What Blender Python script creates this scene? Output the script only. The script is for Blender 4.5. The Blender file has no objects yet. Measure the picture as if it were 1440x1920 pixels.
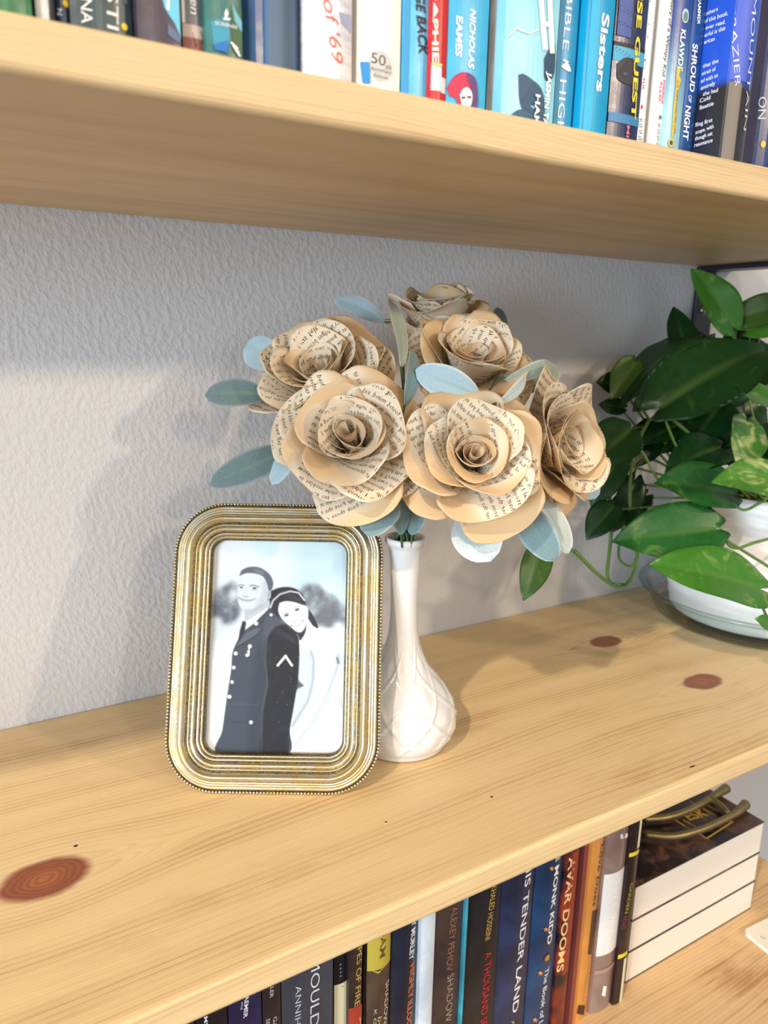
import bpy, math, random
import numpy as np
from mathutils import Vector, Matrix

# ------------------------------------------------------------------ camera
# measured from the photograph: wall is y=0, lower shelf top is z=0, metres
CR = np.array([[0.86126567, -0.5078336, 0.01806884],
               [-0.10469761, -0.21213334, -0.97161611],
               [0.49725231, 0.83492783, -0.23587213]])
FPX = 1402.24
CAM = np.array([0.0, -0.56, 0.28557])
scene = bpy.context.scene
COL = scene.collection
cam_d = bpy.data.cameras.new('camera')
cam_d.sensor_fit = 'HORIZONTAL'
cam_d.sensor_width = 36.0
cam_d.lens = FPX / 1440 * 36.0
cam_d.clip_start = 0.01
cam_d.dof.use_dof = True
cam_d.dof.focus_distance = 0.475
cam_d.dof.aperture_fstop = 14.0
cam_o = bpy.data.objects.new('camera', cam_d)
COL.objects.link(cam_o)
m = Matrix.Identity(4)
for i in range(3):
    m[i][0] = CR[0, i]; m[i][1] = -CR[1, i]; m[i][2] = -CR[2, i]; m[i][3] = CAM[i]
cam_o.matrix_world = m
scene.camera = cam_o

# ------------------------------------------------------------------ world, lights, exposure
world = bpy.data.worlds.new('room_light')
scene.world = world
world.use_nodes = True
bg = world.node_tree.nodes['Background']
bg.inputs[0].default_value = (0.90, 0.95, 1.0, 1)
bg.inputs[1].default_value = 0.38


def area(name, loc, target, size, power, col):
    d = bpy.data.lights.new(name, 'AREA')
    d.shape = 'DISK'; d.size = size; d.energy = power; d.color = col
    o = bpy.data.objects.new(name, d); COL.objects.link(o)
    o.location = loc
    v = Vector(target) - Vector(loc)
    o.rotation_euler = v.to_track_quat('-Z', 'Y').to_euler()
    return o


# a row of recessed ceiling lamps out in the room, one nearer lamp, an added frontal fill, and daylight from a side window
area('ceiling_lamp', (1.75, -2.6, 1.22), (0.2, 0, 0.1), 0.17, 24, (1.0, 0.77, 0.53))
area('ceiling_lamp', (0.35, -2.6, 1.22), (0.2, 0, 0.1), 0.17, 9, (1.0, 0.77, 0.53))
area('ceiling_lamp', (-1.05, -2.6, 1.22), (0.2, 0, 0.1), 0.17, 9, (1.0, 0.77, 0.53))
area('ceiling_lamp', (-1.35, -1.15, 1.75), (0.3, -0.1, 0.1), 0.08, 31, (1.0, 0.82, 0.61))
area('cool_area_light', (0.35, -3.4, 0.75), (0.25, 0, 0.15), 1.5, 10, (0.84, 0.93, 1.0))  # added frontal fill from the camera side, brightens the framed print
area('cool_area_light', (-3.1, -1.7, 0.28), (0.3, 0, 0.22), 1.3, 104, (0.72, 0.87, 1.0))

vs = scene.view_settings
vs.view_transform = 'Standard'
vs.look = 'None'
vs.gamma = 1.0
vs.use_curve_mapping = False
vs.exposure = 0.18

# ------------------------------------------------------------------ measuring helpers


def ray(p):
    return CR.T @ np.array([p[0] - 720.0, p[1] - 960.0, FPX])


def hit(p, ax, v):
    d = ray(p)
    return CAM + d * ((v - CAM[ax]) / d[ax])


def dep(px, py, d):
    return CAM + ray((px, py)) / FPX * d


def camdir(right, up, toward):
    v = CR.T @ np.array([right, -up, -toward], float)
    return v / np.linalg.norm(v)


def nrm(v):
    v = np.asarray(v, float)
    return v / (np.linalg.norm(v) + 1e-12)


# ------------------------------------------------------------------ shader expression helper
class E:
    def __init__(s, nt, sock):
        s.nt = nt; s.k = sock

    def _m(s, op, *a, clamp=False):
        n = s.nt.nodes.new('ShaderNodeMath'); n.operation = op; n.use_clamp = clamp
        for i, x in enumerate((s,) + a):
            if isinstance(x, E): s.nt.links.new(x.k, n.inputs[i])
            else: n.inputs[i].default_value = x
        return E(s.nt, n.outputs[0])

    def __add__(s, o): return s._m('ADD', o)
    __radd__ = __add__
    def __sub__(s, o): return s._m('SUBTRACT', o)
    def __rsub__(s, o): return (s * -1.0) + o
    def __mul__(s, o): return s._m('MULTIPLY', o)
    __rmul__ = __mul__
    def __truediv__(s, o): return s._m('DIVIDE', o)
    def sin(s): return s._m('SINE')
    def sqrt(s): return s._m('SQRT')
    def exp(s): return s._m('EXPONENT')
    def abs(s): return s._m('ABSOLUTE')
    def pow(s, p): return s._m('POWER', p)
    def max(s, p): return s._m('MAXIMUM', p)
    def min(s, p): return s._m('MINIMUM', p)

    def step(s, a, b):
        n = s.nt.nodes.new('ShaderNodeMapRange'); n.interpolation_type = 'SMOOTHSTEP'
        s.nt.links.new(s.k, n.inputs[0])
        n.inputs[1].default_value = a; n.inputs[2].default_value = b
        n.inputs[3].default_value = 0; n.inputs[4].default_value = 1
        if a > b:
            n.inputs[1].default_value = b; n.inputs[2].default_value = a
            n.inputs[3].default_value = 1; n.inputs[4].default_value = 0
        return E(s.nt, n.outputs[0])


class Mat:
    def __init__(s, name, rough=0.5, metallic=0.0, spec=0.5):
        s.m = bpy.data.materials.new(name); s.m.use_nodes = True
        s.nt = s.m.node_tree
        s.b = s.nt.nodes['Principled BSDF']
        s.b.inputs['Roughness'].default_value = rough
        s.b.inputs['Metallic'].default_value = metallic
        s.b.inputs['Specular IOR Level'].default_value = spec
        s._co = None

    def coord(s, kind='Object'):
        n = s.nt.nodes.new('ShaderNodeTexCoord')
        return E(s.nt, n.outputs[kind])

    def sep(s, v):
        n = s.nt.nodes.new('ShaderNodeSeparateXYZ'); s.nt.links.new(v.k, n.inputs[0])
        return [E(s.nt, o) for o in n.outputs]

    def vec(s, x, y, z):
        n = s.nt.nodes.new('ShaderNodeCombineXYZ')
        for i, a in enumerate((x, y, z)):
            if isinstance(a, E): s.nt.links.new(a.k, n.inputs[i])
            else: n.inputs[i].default_value = a
        return E(s.nt, n.outputs[0])

    def noise(s, v, scale, detail=2.0, rough=0.5, dist=0.0):
        n = s.nt.nodes.new('ShaderNodeTexNoise'); s.nt.links.new(v.k, n.inputs['Vector'])
        n.inputs['Scale'].default_value = scale; n.inputs['Detail'].default_value = detail
        n.inputs['Roughness'].default_value = rough; n.inputs['Distortion'].default_value = dist
        return E(s.nt, n.outputs[0])

    def attr(s, name, out='Fac'):
        n = s.nt.nodes.new('ShaderNodeAttribute'); n.attribute_name = name
        return E(s.nt, n.outputs[out])

    def mix(s, f, a, b, blend='MIX'):
        n = s.nt.nodes.new('ShaderNodeMix'); n.data_type = 'RGBA'; n.blend_type = blend
        for i, x in ((0, f), (6, a), (7, b)):
            if isinstance(x, E): s.nt.links.new(x.k, n.inputs[i])
            elif i == 0: n.inputs[i].default_value = x
            else: n.inputs[i].default_value = tuple(x) + (1,)
        return E(s.nt, n.outputs[2])

    def color(s, c):
        if isinstance(c, E): s.nt.links.new(c.k, s.b.inputs['Base Color'])
        else: s.b.inputs['Base Color'].default_value = tuple(c) + (1,)
        return s

    def rough(s, e): s.nt.links.new(e.k, s.b.inputs['Roughness'])

    def bump(s, h, strength, dist):
        n = s.nt.nodes.new('ShaderNodeBump'); n.inputs['Strength'].default_value = strength
        n.inputs['Distance'].default_value = dist
        s.nt.links.new(h.k, n.inputs['Height']); s.nt.links.new(n.outputs[0], s.b.inputs['Normal'])


def lin(r, g, b):
    f = lambda c: (c / 255 / 12.92) if c / 255 <= 0.04045 else ((c / 255 + 0.055) / 1.055) ** 2.4
    return (f(r), f(g), f(b))


_flat = {}


def flat(rgb, rough=0.45, spec=0.4, metallic=0.0):
    k = (tuple(rgb), rough, metallic)
    if k not in _flat:
        M = Mat('print_%d_%d_%d' % tuple(int(c) for c in rgb), rough, metallic, spec)
        co = M.coord('Object')
        n = M.noise(co, 160.0, 3)
        c = lin(*rgb)
        M.color(M.mix(n * 0.35, c, tuple(min(1, x * 0.72 + 0.004) for x in c)))
        _flat[k] = M.m
    return _flat[k]


# ------------------------------------------------------------------ mesh helpers
def mesh(name, verts, faces, mats=None, parent=None, smooth=False, mi=None, link=True):
    me = bpy.data.meshes.new(name)
    me.from_pydata([tuple(map(float, v)) for v in verts], [], [tuple(map(int, f)) for f in faces])
    if mats is not None:
        for x in (mats if isinstance(mats, (list, tuple)) else [mats]): me.materials.append(x)
    if mi is not None: me.polygons.foreach_set('material_index', np.asarray(mi, np.int32))
    if smooth: me.polygons.foreach_set('use_smooth', np.ones(len(me.polygons), bool))
    me.update()
    o = bpy.data.objects.new(name, me)
    if link: COL.objects.link(o)
    if parent is not None: o.parent = parent
    return o


def tag(o, label=None, cat=None, group=None, kind=None):
    if label: o['label'] = label
    if cat: o['category'] = cat
    if group: o['group'] = group
    if kind: o['kind'] = kind
    return o


def empty(name, loc=(0, 0, 0), label=None, cat=None, group=None):
    o = bpy.data.objects.new(name, None)
    o.empty_display_size = 0.01
    COL.objects.link(o); o.location = loc
    return tag(o, label, cat, group)


def attr_f(o, name, vals):
    a = o.data.attributes.new(name, 'FLOAT', 'POINT')
    a.data.foreach_set('value', np.asarray(vals, np.float32))


def box(x0, x1, y0, y1, z0, z1):
    v = [(x, y, z) for z in (z0, z1) for y in (y0, y1) for x in (x0, x1)]
    f = [(0, 2, 3, 1), (4, 5, 7, 6), (0, 1, 5, 4), (2, 6, 7, 3), (0, 4, 6, 2), (1, 3, 7, 5)]
    return v, f


def join(parts):
    V, F = [], []
    for v, f in parts:
        k = len(V); V += list(map(tuple, v)); F += [tuple(i + k for i in q) for q in f]
    return V, F


def bevel(o, w, seg=2):
    b = o.modifiers.new('bevel', 'BEVEL'); b.width = w; b.segments = seg; b.limit_method = 'ANGLE'
    b.harden_normals = False
    return o


def grid_faces(nu, nv, wrap_u=False, off=0):
    F = []
    for j in range(nv - 1):
        for i in range(nu if wrap_u else nu - 1):
            a = off + j * nu + i; b = off + j * nu + (i + 1) % nu
            F.append((a, b, b + nu, a + nu))
    return F


def lathe(prof, n=64, cx=0, cy=0, disp=None):
    V = []
    for (r, z) in prof:
        for i in range(n):
            a = 2 * math.pi * i / n
            rr = r + (disp(a, z, r) if disp else 0)
            V.append((cx + rr * math.cos(a), cy + rr * math.sin(a), z))
    return V, grid_faces(n, len(prof), True)


def tube(pts, rad, n=8, cap=True):
    P = np.array(pts, float); k = len(P)
    R = np.full(k, rad) if np.isscalar(rad) else np.array(rad, float)
    T = np.gradient(P, axis=0); T /= np.linalg.norm(T, axis=1)[:, None] + 1e-12
    ref = np.array([0, 0, 1.0]) if abs(T[0][2]) < 0.9 else np.array([1.0, 0, 0])
    u = nrm(np.cross(T[0], ref)); V = []
    for i in range(k):
        u = nrm(u - T[i] * (u @ T[i])); w = np.cross(T[i], u)
        for j in range(n):
            a = 2 * math.pi * j / n
            V.append(P[i] + R[i] * (math.cos(a) * u + math.sin(a) * w))
    F = grid_faces(n, k, True)
    if cap:
        F.append(tuple(range(n))[::-1]); F.append(tuple(range((k - 1) * n, k * n)))
    return V, F


def spline(ctrl, n=24):
    P = np.array(ctrl, float)
    if len(P) == 2: return [P[0] + (P[1] - P[0]) * t for t in np.linspace(0, 1, n)]
    Q = np.vstack([2 * P[0] - P[1], P, 2 * P[-1] - P[-2]]); out = []
    m_ = len(P) - 1
    for t in np.linspace(0, m_ - 1e-9, n):
        i = int(t); u = t - i; a, b, c, d = Q[i:i + 4]
        out.append(0.5 * (2 * b + (c - a) * u + (2 * a - 5 * b + 4 * c - d) * u * u + (3 * b - a - 3 * c + d) * u ** 3))
    return out


# ------------------------------------------------------------------ lettering
_words = {}


def word(s, bold=0.0, res=2):
    k = (s, bold, res)
    if k not in _words:
        c = bpy.data.curves.new('lettering', 'FONT'); c.body = s; c.size = 1.0
        c.resolution_u = res; c.offset = bold; c.fill_mode = 'FRONT'
        o = bpy.data.objects.new('lettering', c)
        me = o.to_mesh()
        n = len(me.vertices); v = np.zeros(n * 3, np.float32); me.vertices.foreach_get('co', v)
        me.calc_loop_triangles()
        t = np.zeros(len(me.loop_triangles) * 3, np.int32); me.loop_triangles.foreach_get('vertices', t)
        v = v.reshape(-1, 3)[:, :2].astype(float); t = t.reshape(-1, 3)
        o.to_mesh_clear(); bpy.data.objects.remove(o); bpy.data.curves.remove(c)
        _words[k] = (v, t, float(v[:, 0].max()) if n else 0.3)
    return _words[k]


def text_mesh(name, s, mat, origin, right, up, width, height, normal_off, parent, bold=0.02, shear=0.0, surf=None, serif=False):
    """lettering from origin along `right` over `width`, cap height `height`; surf maps a point onto a curved spine"""
    v, t, w = word(s, bold, 4)
    v = v.copy()
    lo = v[:, 0].min()
    v[:, 0] = (v[:, 0] - lo) / (v[:, 0].max() - lo) * width
    v[:, 1] = v[:, 1] / 0.70 * height
    v[:, 0] += shear * v[:, 1]
    P = np.asarray(origin, float) + v[:, :1] * np.asarray(right, float) + v[:, 1:2] * np.asarray(up, float)
    P = P + np.asarray(normal_off, float)
    if surf is not None: P = surf(P)
    return mesh(name, P, t, mat, parent)


# ------------------------------------------------------------------ wood
def wood(name, light, dark, knots=(), spots=(), stain=0.25, freq=300.0, origin=0.0, rough=0.42):
    M = Mat(name, rough, 0, 0.35)
    x, y, z = M.sep(M.coord('Object'))
    c = y + z * 1.25 + origin
    w1 = M.noise(M.vec(x * 2.2, c * 9.0, 0.3), 1.0, 2)
    w2 = M.noise(M.vec(x * 9.0, c * 40.0, 1.3), 1.0, 2)
    c2 = c + w1 * 0.035 + w2 * 0.004
    kmask = None; halo = None; kr = None; kcore = None
    for (kx, kc, rx, rc) in knots:
        dx = (x - kx) / rx; dc = (c - kc) / rc
        d2 = dx * dx + dc * dc
        sg = dc / (dc * dc + 0.15).sqrt()
        c2 = c2 - sg * (d2 * -0.16).exp() * (rc * 1.25)
        d = d2.sqrt() + (w2 - 0.5) * 0.25 + (M.noise(M.vec(x * 60.0, c * 95.0, 7.0), 1.0, 2) - 0.5) * 0.3
        mk = d.step(1.10, 0.80)
        rings = ((d * 40.0 + w2 * 4.0).sin() * 0.5 + 0.5) * mk
        core = d.step(0.62, 0.05)
        kcore = core if kcore is None else kcore.max(core)
        ha = d.step(2.1, 0.9)
        kmask = mk if kmask is None else kmask.max(mk)
        halo = ha if halo is None else halo.max(ha)
        kr = rings if kr is None else kr.max(rings)
    ring = ((c2 * (6.2832 * freq)).sin() * 0.5 + 0.5).pow(3.0)
    broad = M.noise(M.vec(x * 3.0, c2 * 55.0, 2.0), 1.0, 3)
    ring2 = ((c2 * (6.2832 * freq * 2.3) + w2 * 6.0).sin() * 0.5 + 0.5).pow(2.0)
    ringm = ring * broad.step(0.36, 0.70) * 0.6 + ring2 * 0.34
    fib = M.noise(M.vec(x * 26.0, c2 * 900.0, 0.0), 1.0, 3, 0.6)
    blot = M.noise(M.vec(x * 7.0, c * 16.0, 5.0), 1.0, 5, 0.65)
    f = ringm * 0.60 + (fib - 0.5) * 0.55 + (broad - 0.5) * 0.45 + blot.step(0.50, 0.75) * stain
    col = M.mix(f.step(-0.15, 1.0), light, dark)
    if kmask is not None:
        col = M.mix(halo * 0.45, col, M.mix(ring * 0.5, light, dark))
        kcol = M.mix(kcore, lin(150, 84, 54), lin(176, 104, 60))
        kcol = M.mix(kr * 0.40, kcol, lin(96, 46, 28))
        kcol = M.mix((M.noise(M.vec(x * 160.0, c * 40.0, 3.0), 1.0, 3) * kcore).step(0.56, 0.62) * 0.8, kcol, lin(52, 26, 18))
        kcol = M.mix(blot.step(0.4, 0.7) * 0.45, kcol, lin(158, 108, 84))
        kcol = M.mix(kmask.step(0.95, 0.3), kcol, lin(120, 66, 48))
        col = M.mix(kmask, col, kcol)
    for (kx, kc, rx, rc) in spots:
        dx = (x - kx) / rx; dc = (c - kc) / rc
        col = M.mix((dx * dx + dc * dc).step(1.3, 0.6), col, lin(48, 28, 18))
    M.color(col)
    M.bump(fib * 0.5 + ring * 0.3, 0.25, 0.0004)
    r = fib * 0.2 + (rough - 0.08)
    M.rough(r)
    return M.m


SH_T = 0.0171
Z_UP = 0.3592            # underside of the upper board
Z_LOW2 = -0.307          # top of the bottom board
D_SH = 0.2863
X0, X1 = -0.55, 0.785


def kn(px, py, rx, rc):
    h = hit((px, py), 2, 0.0)
    return (h[0], h[1], rx, rc)


wood_low = wood('pine_knotty', lin(231, 203, 154), lin(178, 135, 85),
                knots=[kn(82, 1647, 0.0235, 0.0165), kn(1136, 1203, 0.019, 0.0115), kn(1318, 1278, 0.021, 0.0125)],
                spots=[kn(142, 1586, 0.0013, 0.0010), kn(1298, 1437, 0.0030, 0.0007), kn(922, 1494, 0.0010, 0.0008), kn(724, 1541, 0.0008, 0.0007)],
                stain=0.32, freq=230.0)
wood_up = wood('pine_clear', lin(219, 191, 145), lin(165, 125, 80), stain=0.12, freq=240.0, origin=0.31)
wood_bot = wood('pine_blotchy', lin(226, 192, 144), lin(168, 120, 72), stain=0.55, freq=120.0, origin=0.77)

# ------------------------------------------------------------------ wall
Mw = Mat('orange_peel_plaster', 0.42, 0, 0.35)
cw = Mw.coord('Object')
wx, wy, wz = Mw.sep(cw)
n1 = Mw.noise(Mw.vec(wx + wz * 0.18, wy, wz * 0.72), 265.0, 2.0, 0.45, 0.3)
n2 = Mw.noise(cw, 420.0, 2.0, 0.5)
Mw.color(Mw.mix(Mw.noise(cw, 6.0, 2) * 0.4, lin(206, 206, 208), lin(199, 199, 202)))
Mw.bump(n1.step(0.25, 0.80) + n2 * 0.22, 0.21, 0.0024)
v, f = box(-3.0, 4.0, 0.0, 0.06, -1.2, 1.4)
wall = mesh('wall_back', v, f, Mw.m); tag(wall, kind='structure')
Mfl = Mat('floor_planks', 0.5); Mfl.color(Mfl.mix(Mfl.noise(Mfl.coord(), 9.0, 4), lin(84, 66, 52), lin(60, 46, 36)))
fl = mesh('floor', *box(-3.0, 4.0, -4.5, 0.0, -1.25, -1.2), Mfl.m); tag(fl, kind='structure')


def board(name, z0, z1, mat, label, xe):
    v, f = box(X0, xe, -D_SH, -0.0004, z0, z1)
    o = mesh(name, v, f, mat)
    bevel(o, 0.0028, 4)
    tag(o, label, 'shelf')
    return o


board('shelf_board', Z_UP, Z_UP + SH_T, wood_up, 'upper pine shelf board carrying the row of blue books', X1)
board('shelf_board', -SH_T, 0.0, wood_low, 'knotty pine shelf board holding the photo frame, vase and plant', X1)
board('shelf_board', Z_LOW2 - SH_T, Z_LOW2, wood_bot, 'lowest pine shelf board under the dark books and stacked paperbacks', 0.777)

# ------------------------------------------------------------------ bracket
Mb = Mat('black_powder_coat', 0.38, 0.0, 0.5)
Mb.color(Mb.mix(Mb.noise(Mb.coord(), 900.0, 2), lin(30, 34, 46), lin(20, 22, 30)))
Ms = Mat('screw_steel', 0.22, 1.0); Ms.color(Ms.mix(Ms.noise(Ms.coord(), 500.0, 2), (0.7, 0.7, 0.72), (0.45, 0.45, 0.47)))
br = empty('shelf_bracket', (0.735, 0, Z_UP), 'black steel bracket with round screw under the upper shelf', 'bracket')
bw = 0.0145
o = mesh('wall_plate', *box(-bw, bw, -0.0055, -0.0005, -0.115, -0.0005), Mb.m, br); bevel(o, 0.0012)
o = mesh('shelf_arm', *box(-bw, bw, -0.262, -0.0056, -0.0052, -0.0003), Mb.m, br); bevel(o, 0.0012)
sv, sf = lathe([(0.0001, -0.0026), (0.003, -0.0024), (0.0052, -0.0012), (0.006, 0.0)], 20)
sv = [(a, c - 0.0056, b) for a, b, c in sv]
scr = mesh('screw', [(x + 0.001, y, z - 0.046) for x, y, z in sv], [q[::-1] for q in sf], Ms.m, br, True)
sl = join([box(-0.0026, 0.0026, -0.0085, -0.0077, -0.0464, -0.0456), box(-0.0004, 0.0004, -0.0085, -0.0077, -0.0486, -0.0434)])
o = mesh('drive_slot', [(x + 0.001, y, z) for x, y, z in sl[0]], sl[1], Mb.m, scr)

# ------------------------------------------------------------------ picture frame
FB = np.array([0.15406, -0.16829, 0.0])
PSI, PHI = -0.5313, 0.36855
f_ux = np.array([math.cos(PSI), math.sin(PSI), 0])
f_hn = np.array([math.sin(PSI), -math.cos(PSI), 0])
f_up = math.cos(PHI) * np.array([0, 0, 1.0]) - math.sin(PHI) * f_hn
f_n = np.cross(f_ux, f_up)          # towards the viewer
FW, FH, FR = 0.1376, 0.1856, 0.0335
frame = empty('photo_frame', tuple(FB), 'antique gold oblong photo frame with rounded corners and beaded rim leaning by the vase', 'picture frame')
fm = Matrix.Identity(4)
for i in range(3):
    fm[i][0] = f_ux[i]; fm[i][1] = f_up[i]; fm[i][2] = f_n[i]; fm[i][3] = FB[i]
# depth of the frame body behind the measured front rim plane; raise so that the lower back edge rests on the board
frame.matrix_world = fm


def rrect(e, z, nseg=14, R=FR, W=FW, H=FH):
    hw, hh = W / 2 - e, H / 2 - e; r = max(R - e, 0.0005)
    pts = []
    for (cx, cy, a0) in ((hw - r, hh - r, 0), (-hw + r, hh - r, 90), (-hw + r, -hh + r, 180), (hw - r, -hh + r, 270)):
        for k in range(nseg + 1):
            a = math.radians(a0 + 90 * k / nseg)
            pts.append((cx + r * math.cos(a), cy + r * math.sin(a) + H / 2, z))
    return pts


# (inset, height, patina with painted groove shade) across the moulding, outside to inside
def arc_prof(e0, e1, z0, zp, z1, n=7, p0=0.6, p1=0.0):
    out = []
    for k in range(n + 1):
        t = k / n; s = math.sin(math.pi * t)
        out.append((e0 + (e1 - e0) * t, z0 + (z1 - z0) * t + zp * s, p0 + (p1 - p0) * s))
    return out


prof = [(0.0022, -0.0125, 0.6), (0.0004, -0.012, 0.5), (0.0002, -0.004, 0.5), (0.0006, -0.0005, 0.7), (0.0024, -0.0004, 0.9)]
prof += arc_prof(0.0026, 0.0046, 0.0000, 0.0011, 0.0012)
prof += arc_prof(0.0048, 0.0062, 0.0014, 0.0006, 0.0022, 5)
prof += arc_prof(0.0064, 0.0078, 0.0022, 0.0007, 0.0030, 5)
prof += [(0.0082, 0.0030, 0.8)]
prof += arc_prof(0.0084, 0.0138, 0.0034, 0.0034, 0.0034, 12, 0.8, -0.1)
prof += [(0.0142, 0.0026, 1.0), (0.0146, 0.0024, 1.0)]
prof += arc_prof(0.0148, 0.0162, 0.0026, 0.0008, 0.0018, 5, 0.9, 0.3)
prof += arc_prof(0.0164, 0.0196, 0.0016, 0.0016, 0.0006, 8, 0.9, 0.1)
prof += [(0.0199, 0.0, 1.0)]
prof += arc_prof(0.0200, 0.0222, 0.0000, 0.0010, -0.0012, 6, 0.9, 0.2)
prof += arc_prof(0.0224, 0.0240, -0.0014, 0.0006, -0.0026, 5, 1.0, 0.4)
prof += [(0.0246, -0.0034, 1.0), (0.0247, -0.0056, 1.0), (0.0246, -0.0125, 0.8)]
V, PT = [], []
for (e, z, p) in prof:
    q = rrect(e, z); V += q; PT += [p] * len(q)
nl = len(rrect(0, 0))
F = grid_faces(nl, len(prof), True)
F += [((len(prof) - 1) * nl + i, (len(prof) - 1) * nl + (i + 1) % nl, (i + 1) % nl, i) for i in range(nl)]
Mg = Mat('antique_gold_leaf', 0.36, 0.9, 0.5)
cg = Mg.coord('Object')
pat = Mg.attr('patina_shade')
gn = Mg.noise(cg, 90.0, 4, 0.6); gn2 = Mg.noise(cg, 700.0, 2)
gold = Mg.mix(gn.step(0.35, 0.65), lin(206, 188, 142), lin(210, 206, 190))
gold = Mg.mix((pat + (gn2 - 0.5) * 0.7 + (gn - 0.5) * 0.5).step(0.35, 1.15), gold, lin(92, 76, 46))  # antique patina plus groove shade, both painted into the gold by profile
Mg.color(gold)
Mg.rough(gn2 * 0.25 + 0.24)
Mg.bump(gn2, 0.25, 0.0003)
fo = mesh('moulding', V, F, Mg.m, frame, True); attr_f(fo, 'patina_shade', PT)
# beads along the rim
ring = np.array(rrect(0.0012, 0.0)); seg = np.linalg.norm(np.roll(ring, -1, 0) - ring, axis=1)
cum = np.concatenate([[0], np.cumsum(seg)]); nb = int(cum[-1] / 0.00215)
ringc = np.vstack([ring, ring[:1]])
bv, bf = [], []
ico_t = (1 + 5 ** 0.5) / 2
iv = np.array([(-1, ico_t, 0), (1, ico_t, 0), (-1, -ico_t, 0), (1, -ico_t, 0), (0, -1, ico_t), (0, 1, ico_t), (0, -1, -ico_t), (0, 1, -ico_t), (ico_t, 0, -1), (ico_t, 0, 1), (-ico_t, 0, -1), (-ico_t, 0, 1)])
iv /= np.linalg.norm(iv[0])
ifc = [(0, 11, 5), (0, 5, 1), (0, 1, 7), (0, 7, 10), (0, 10, 11), (1, 5, 9), (5, 11, 4), (11, 10, 2), (10, 7, 6), (7, 1, 8), (3, 9, 4), (3, 4, 2), (3, 2, 6), (3, 6, 8), (3, 8, 9), (4, 9, 5), (2, 4, 11), (6, 2, 10), (8, 6, 7), (9, 8, 1)]
for k in range(nb):
    s = cum[-1] * k / nb
    p = np.array([np.interp(s, cum, ringc[:, i]) for i in range(3)])
    b0 = len(bv); bv += [tuple(p + q * 0.00102) for q in iv]; bf += [tuple(b0 + i for i in q) for q in ifc]
bo = mesh('beading', bv, bf, Mg.m, frame, True); attr_f(bo, 'patina_shade', [0.15] * len(bv)); tag(bo, kind='stuff')
# back board and easel strut
bk = rrect(0.0225, -0.0085) + rrect(0.0225, -0.0105)
Fk = [tuple(range(nl)), tuple(range(nl, 2 * nl))[::-1]] + [(i, nl + i, nl + (i + 1) % nl, (i + 1) % nl) for i in range(nl)]
Mk = Mat('black_backing_card', 0.8); Mk.color(Mk.mix(Mk.noise(Mk.coord(), 200.0), lin(36, 34, 32), lin(24, 22, 21)))
mesh('backing_board', bk, Fk, Mk.m, frame)


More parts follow.
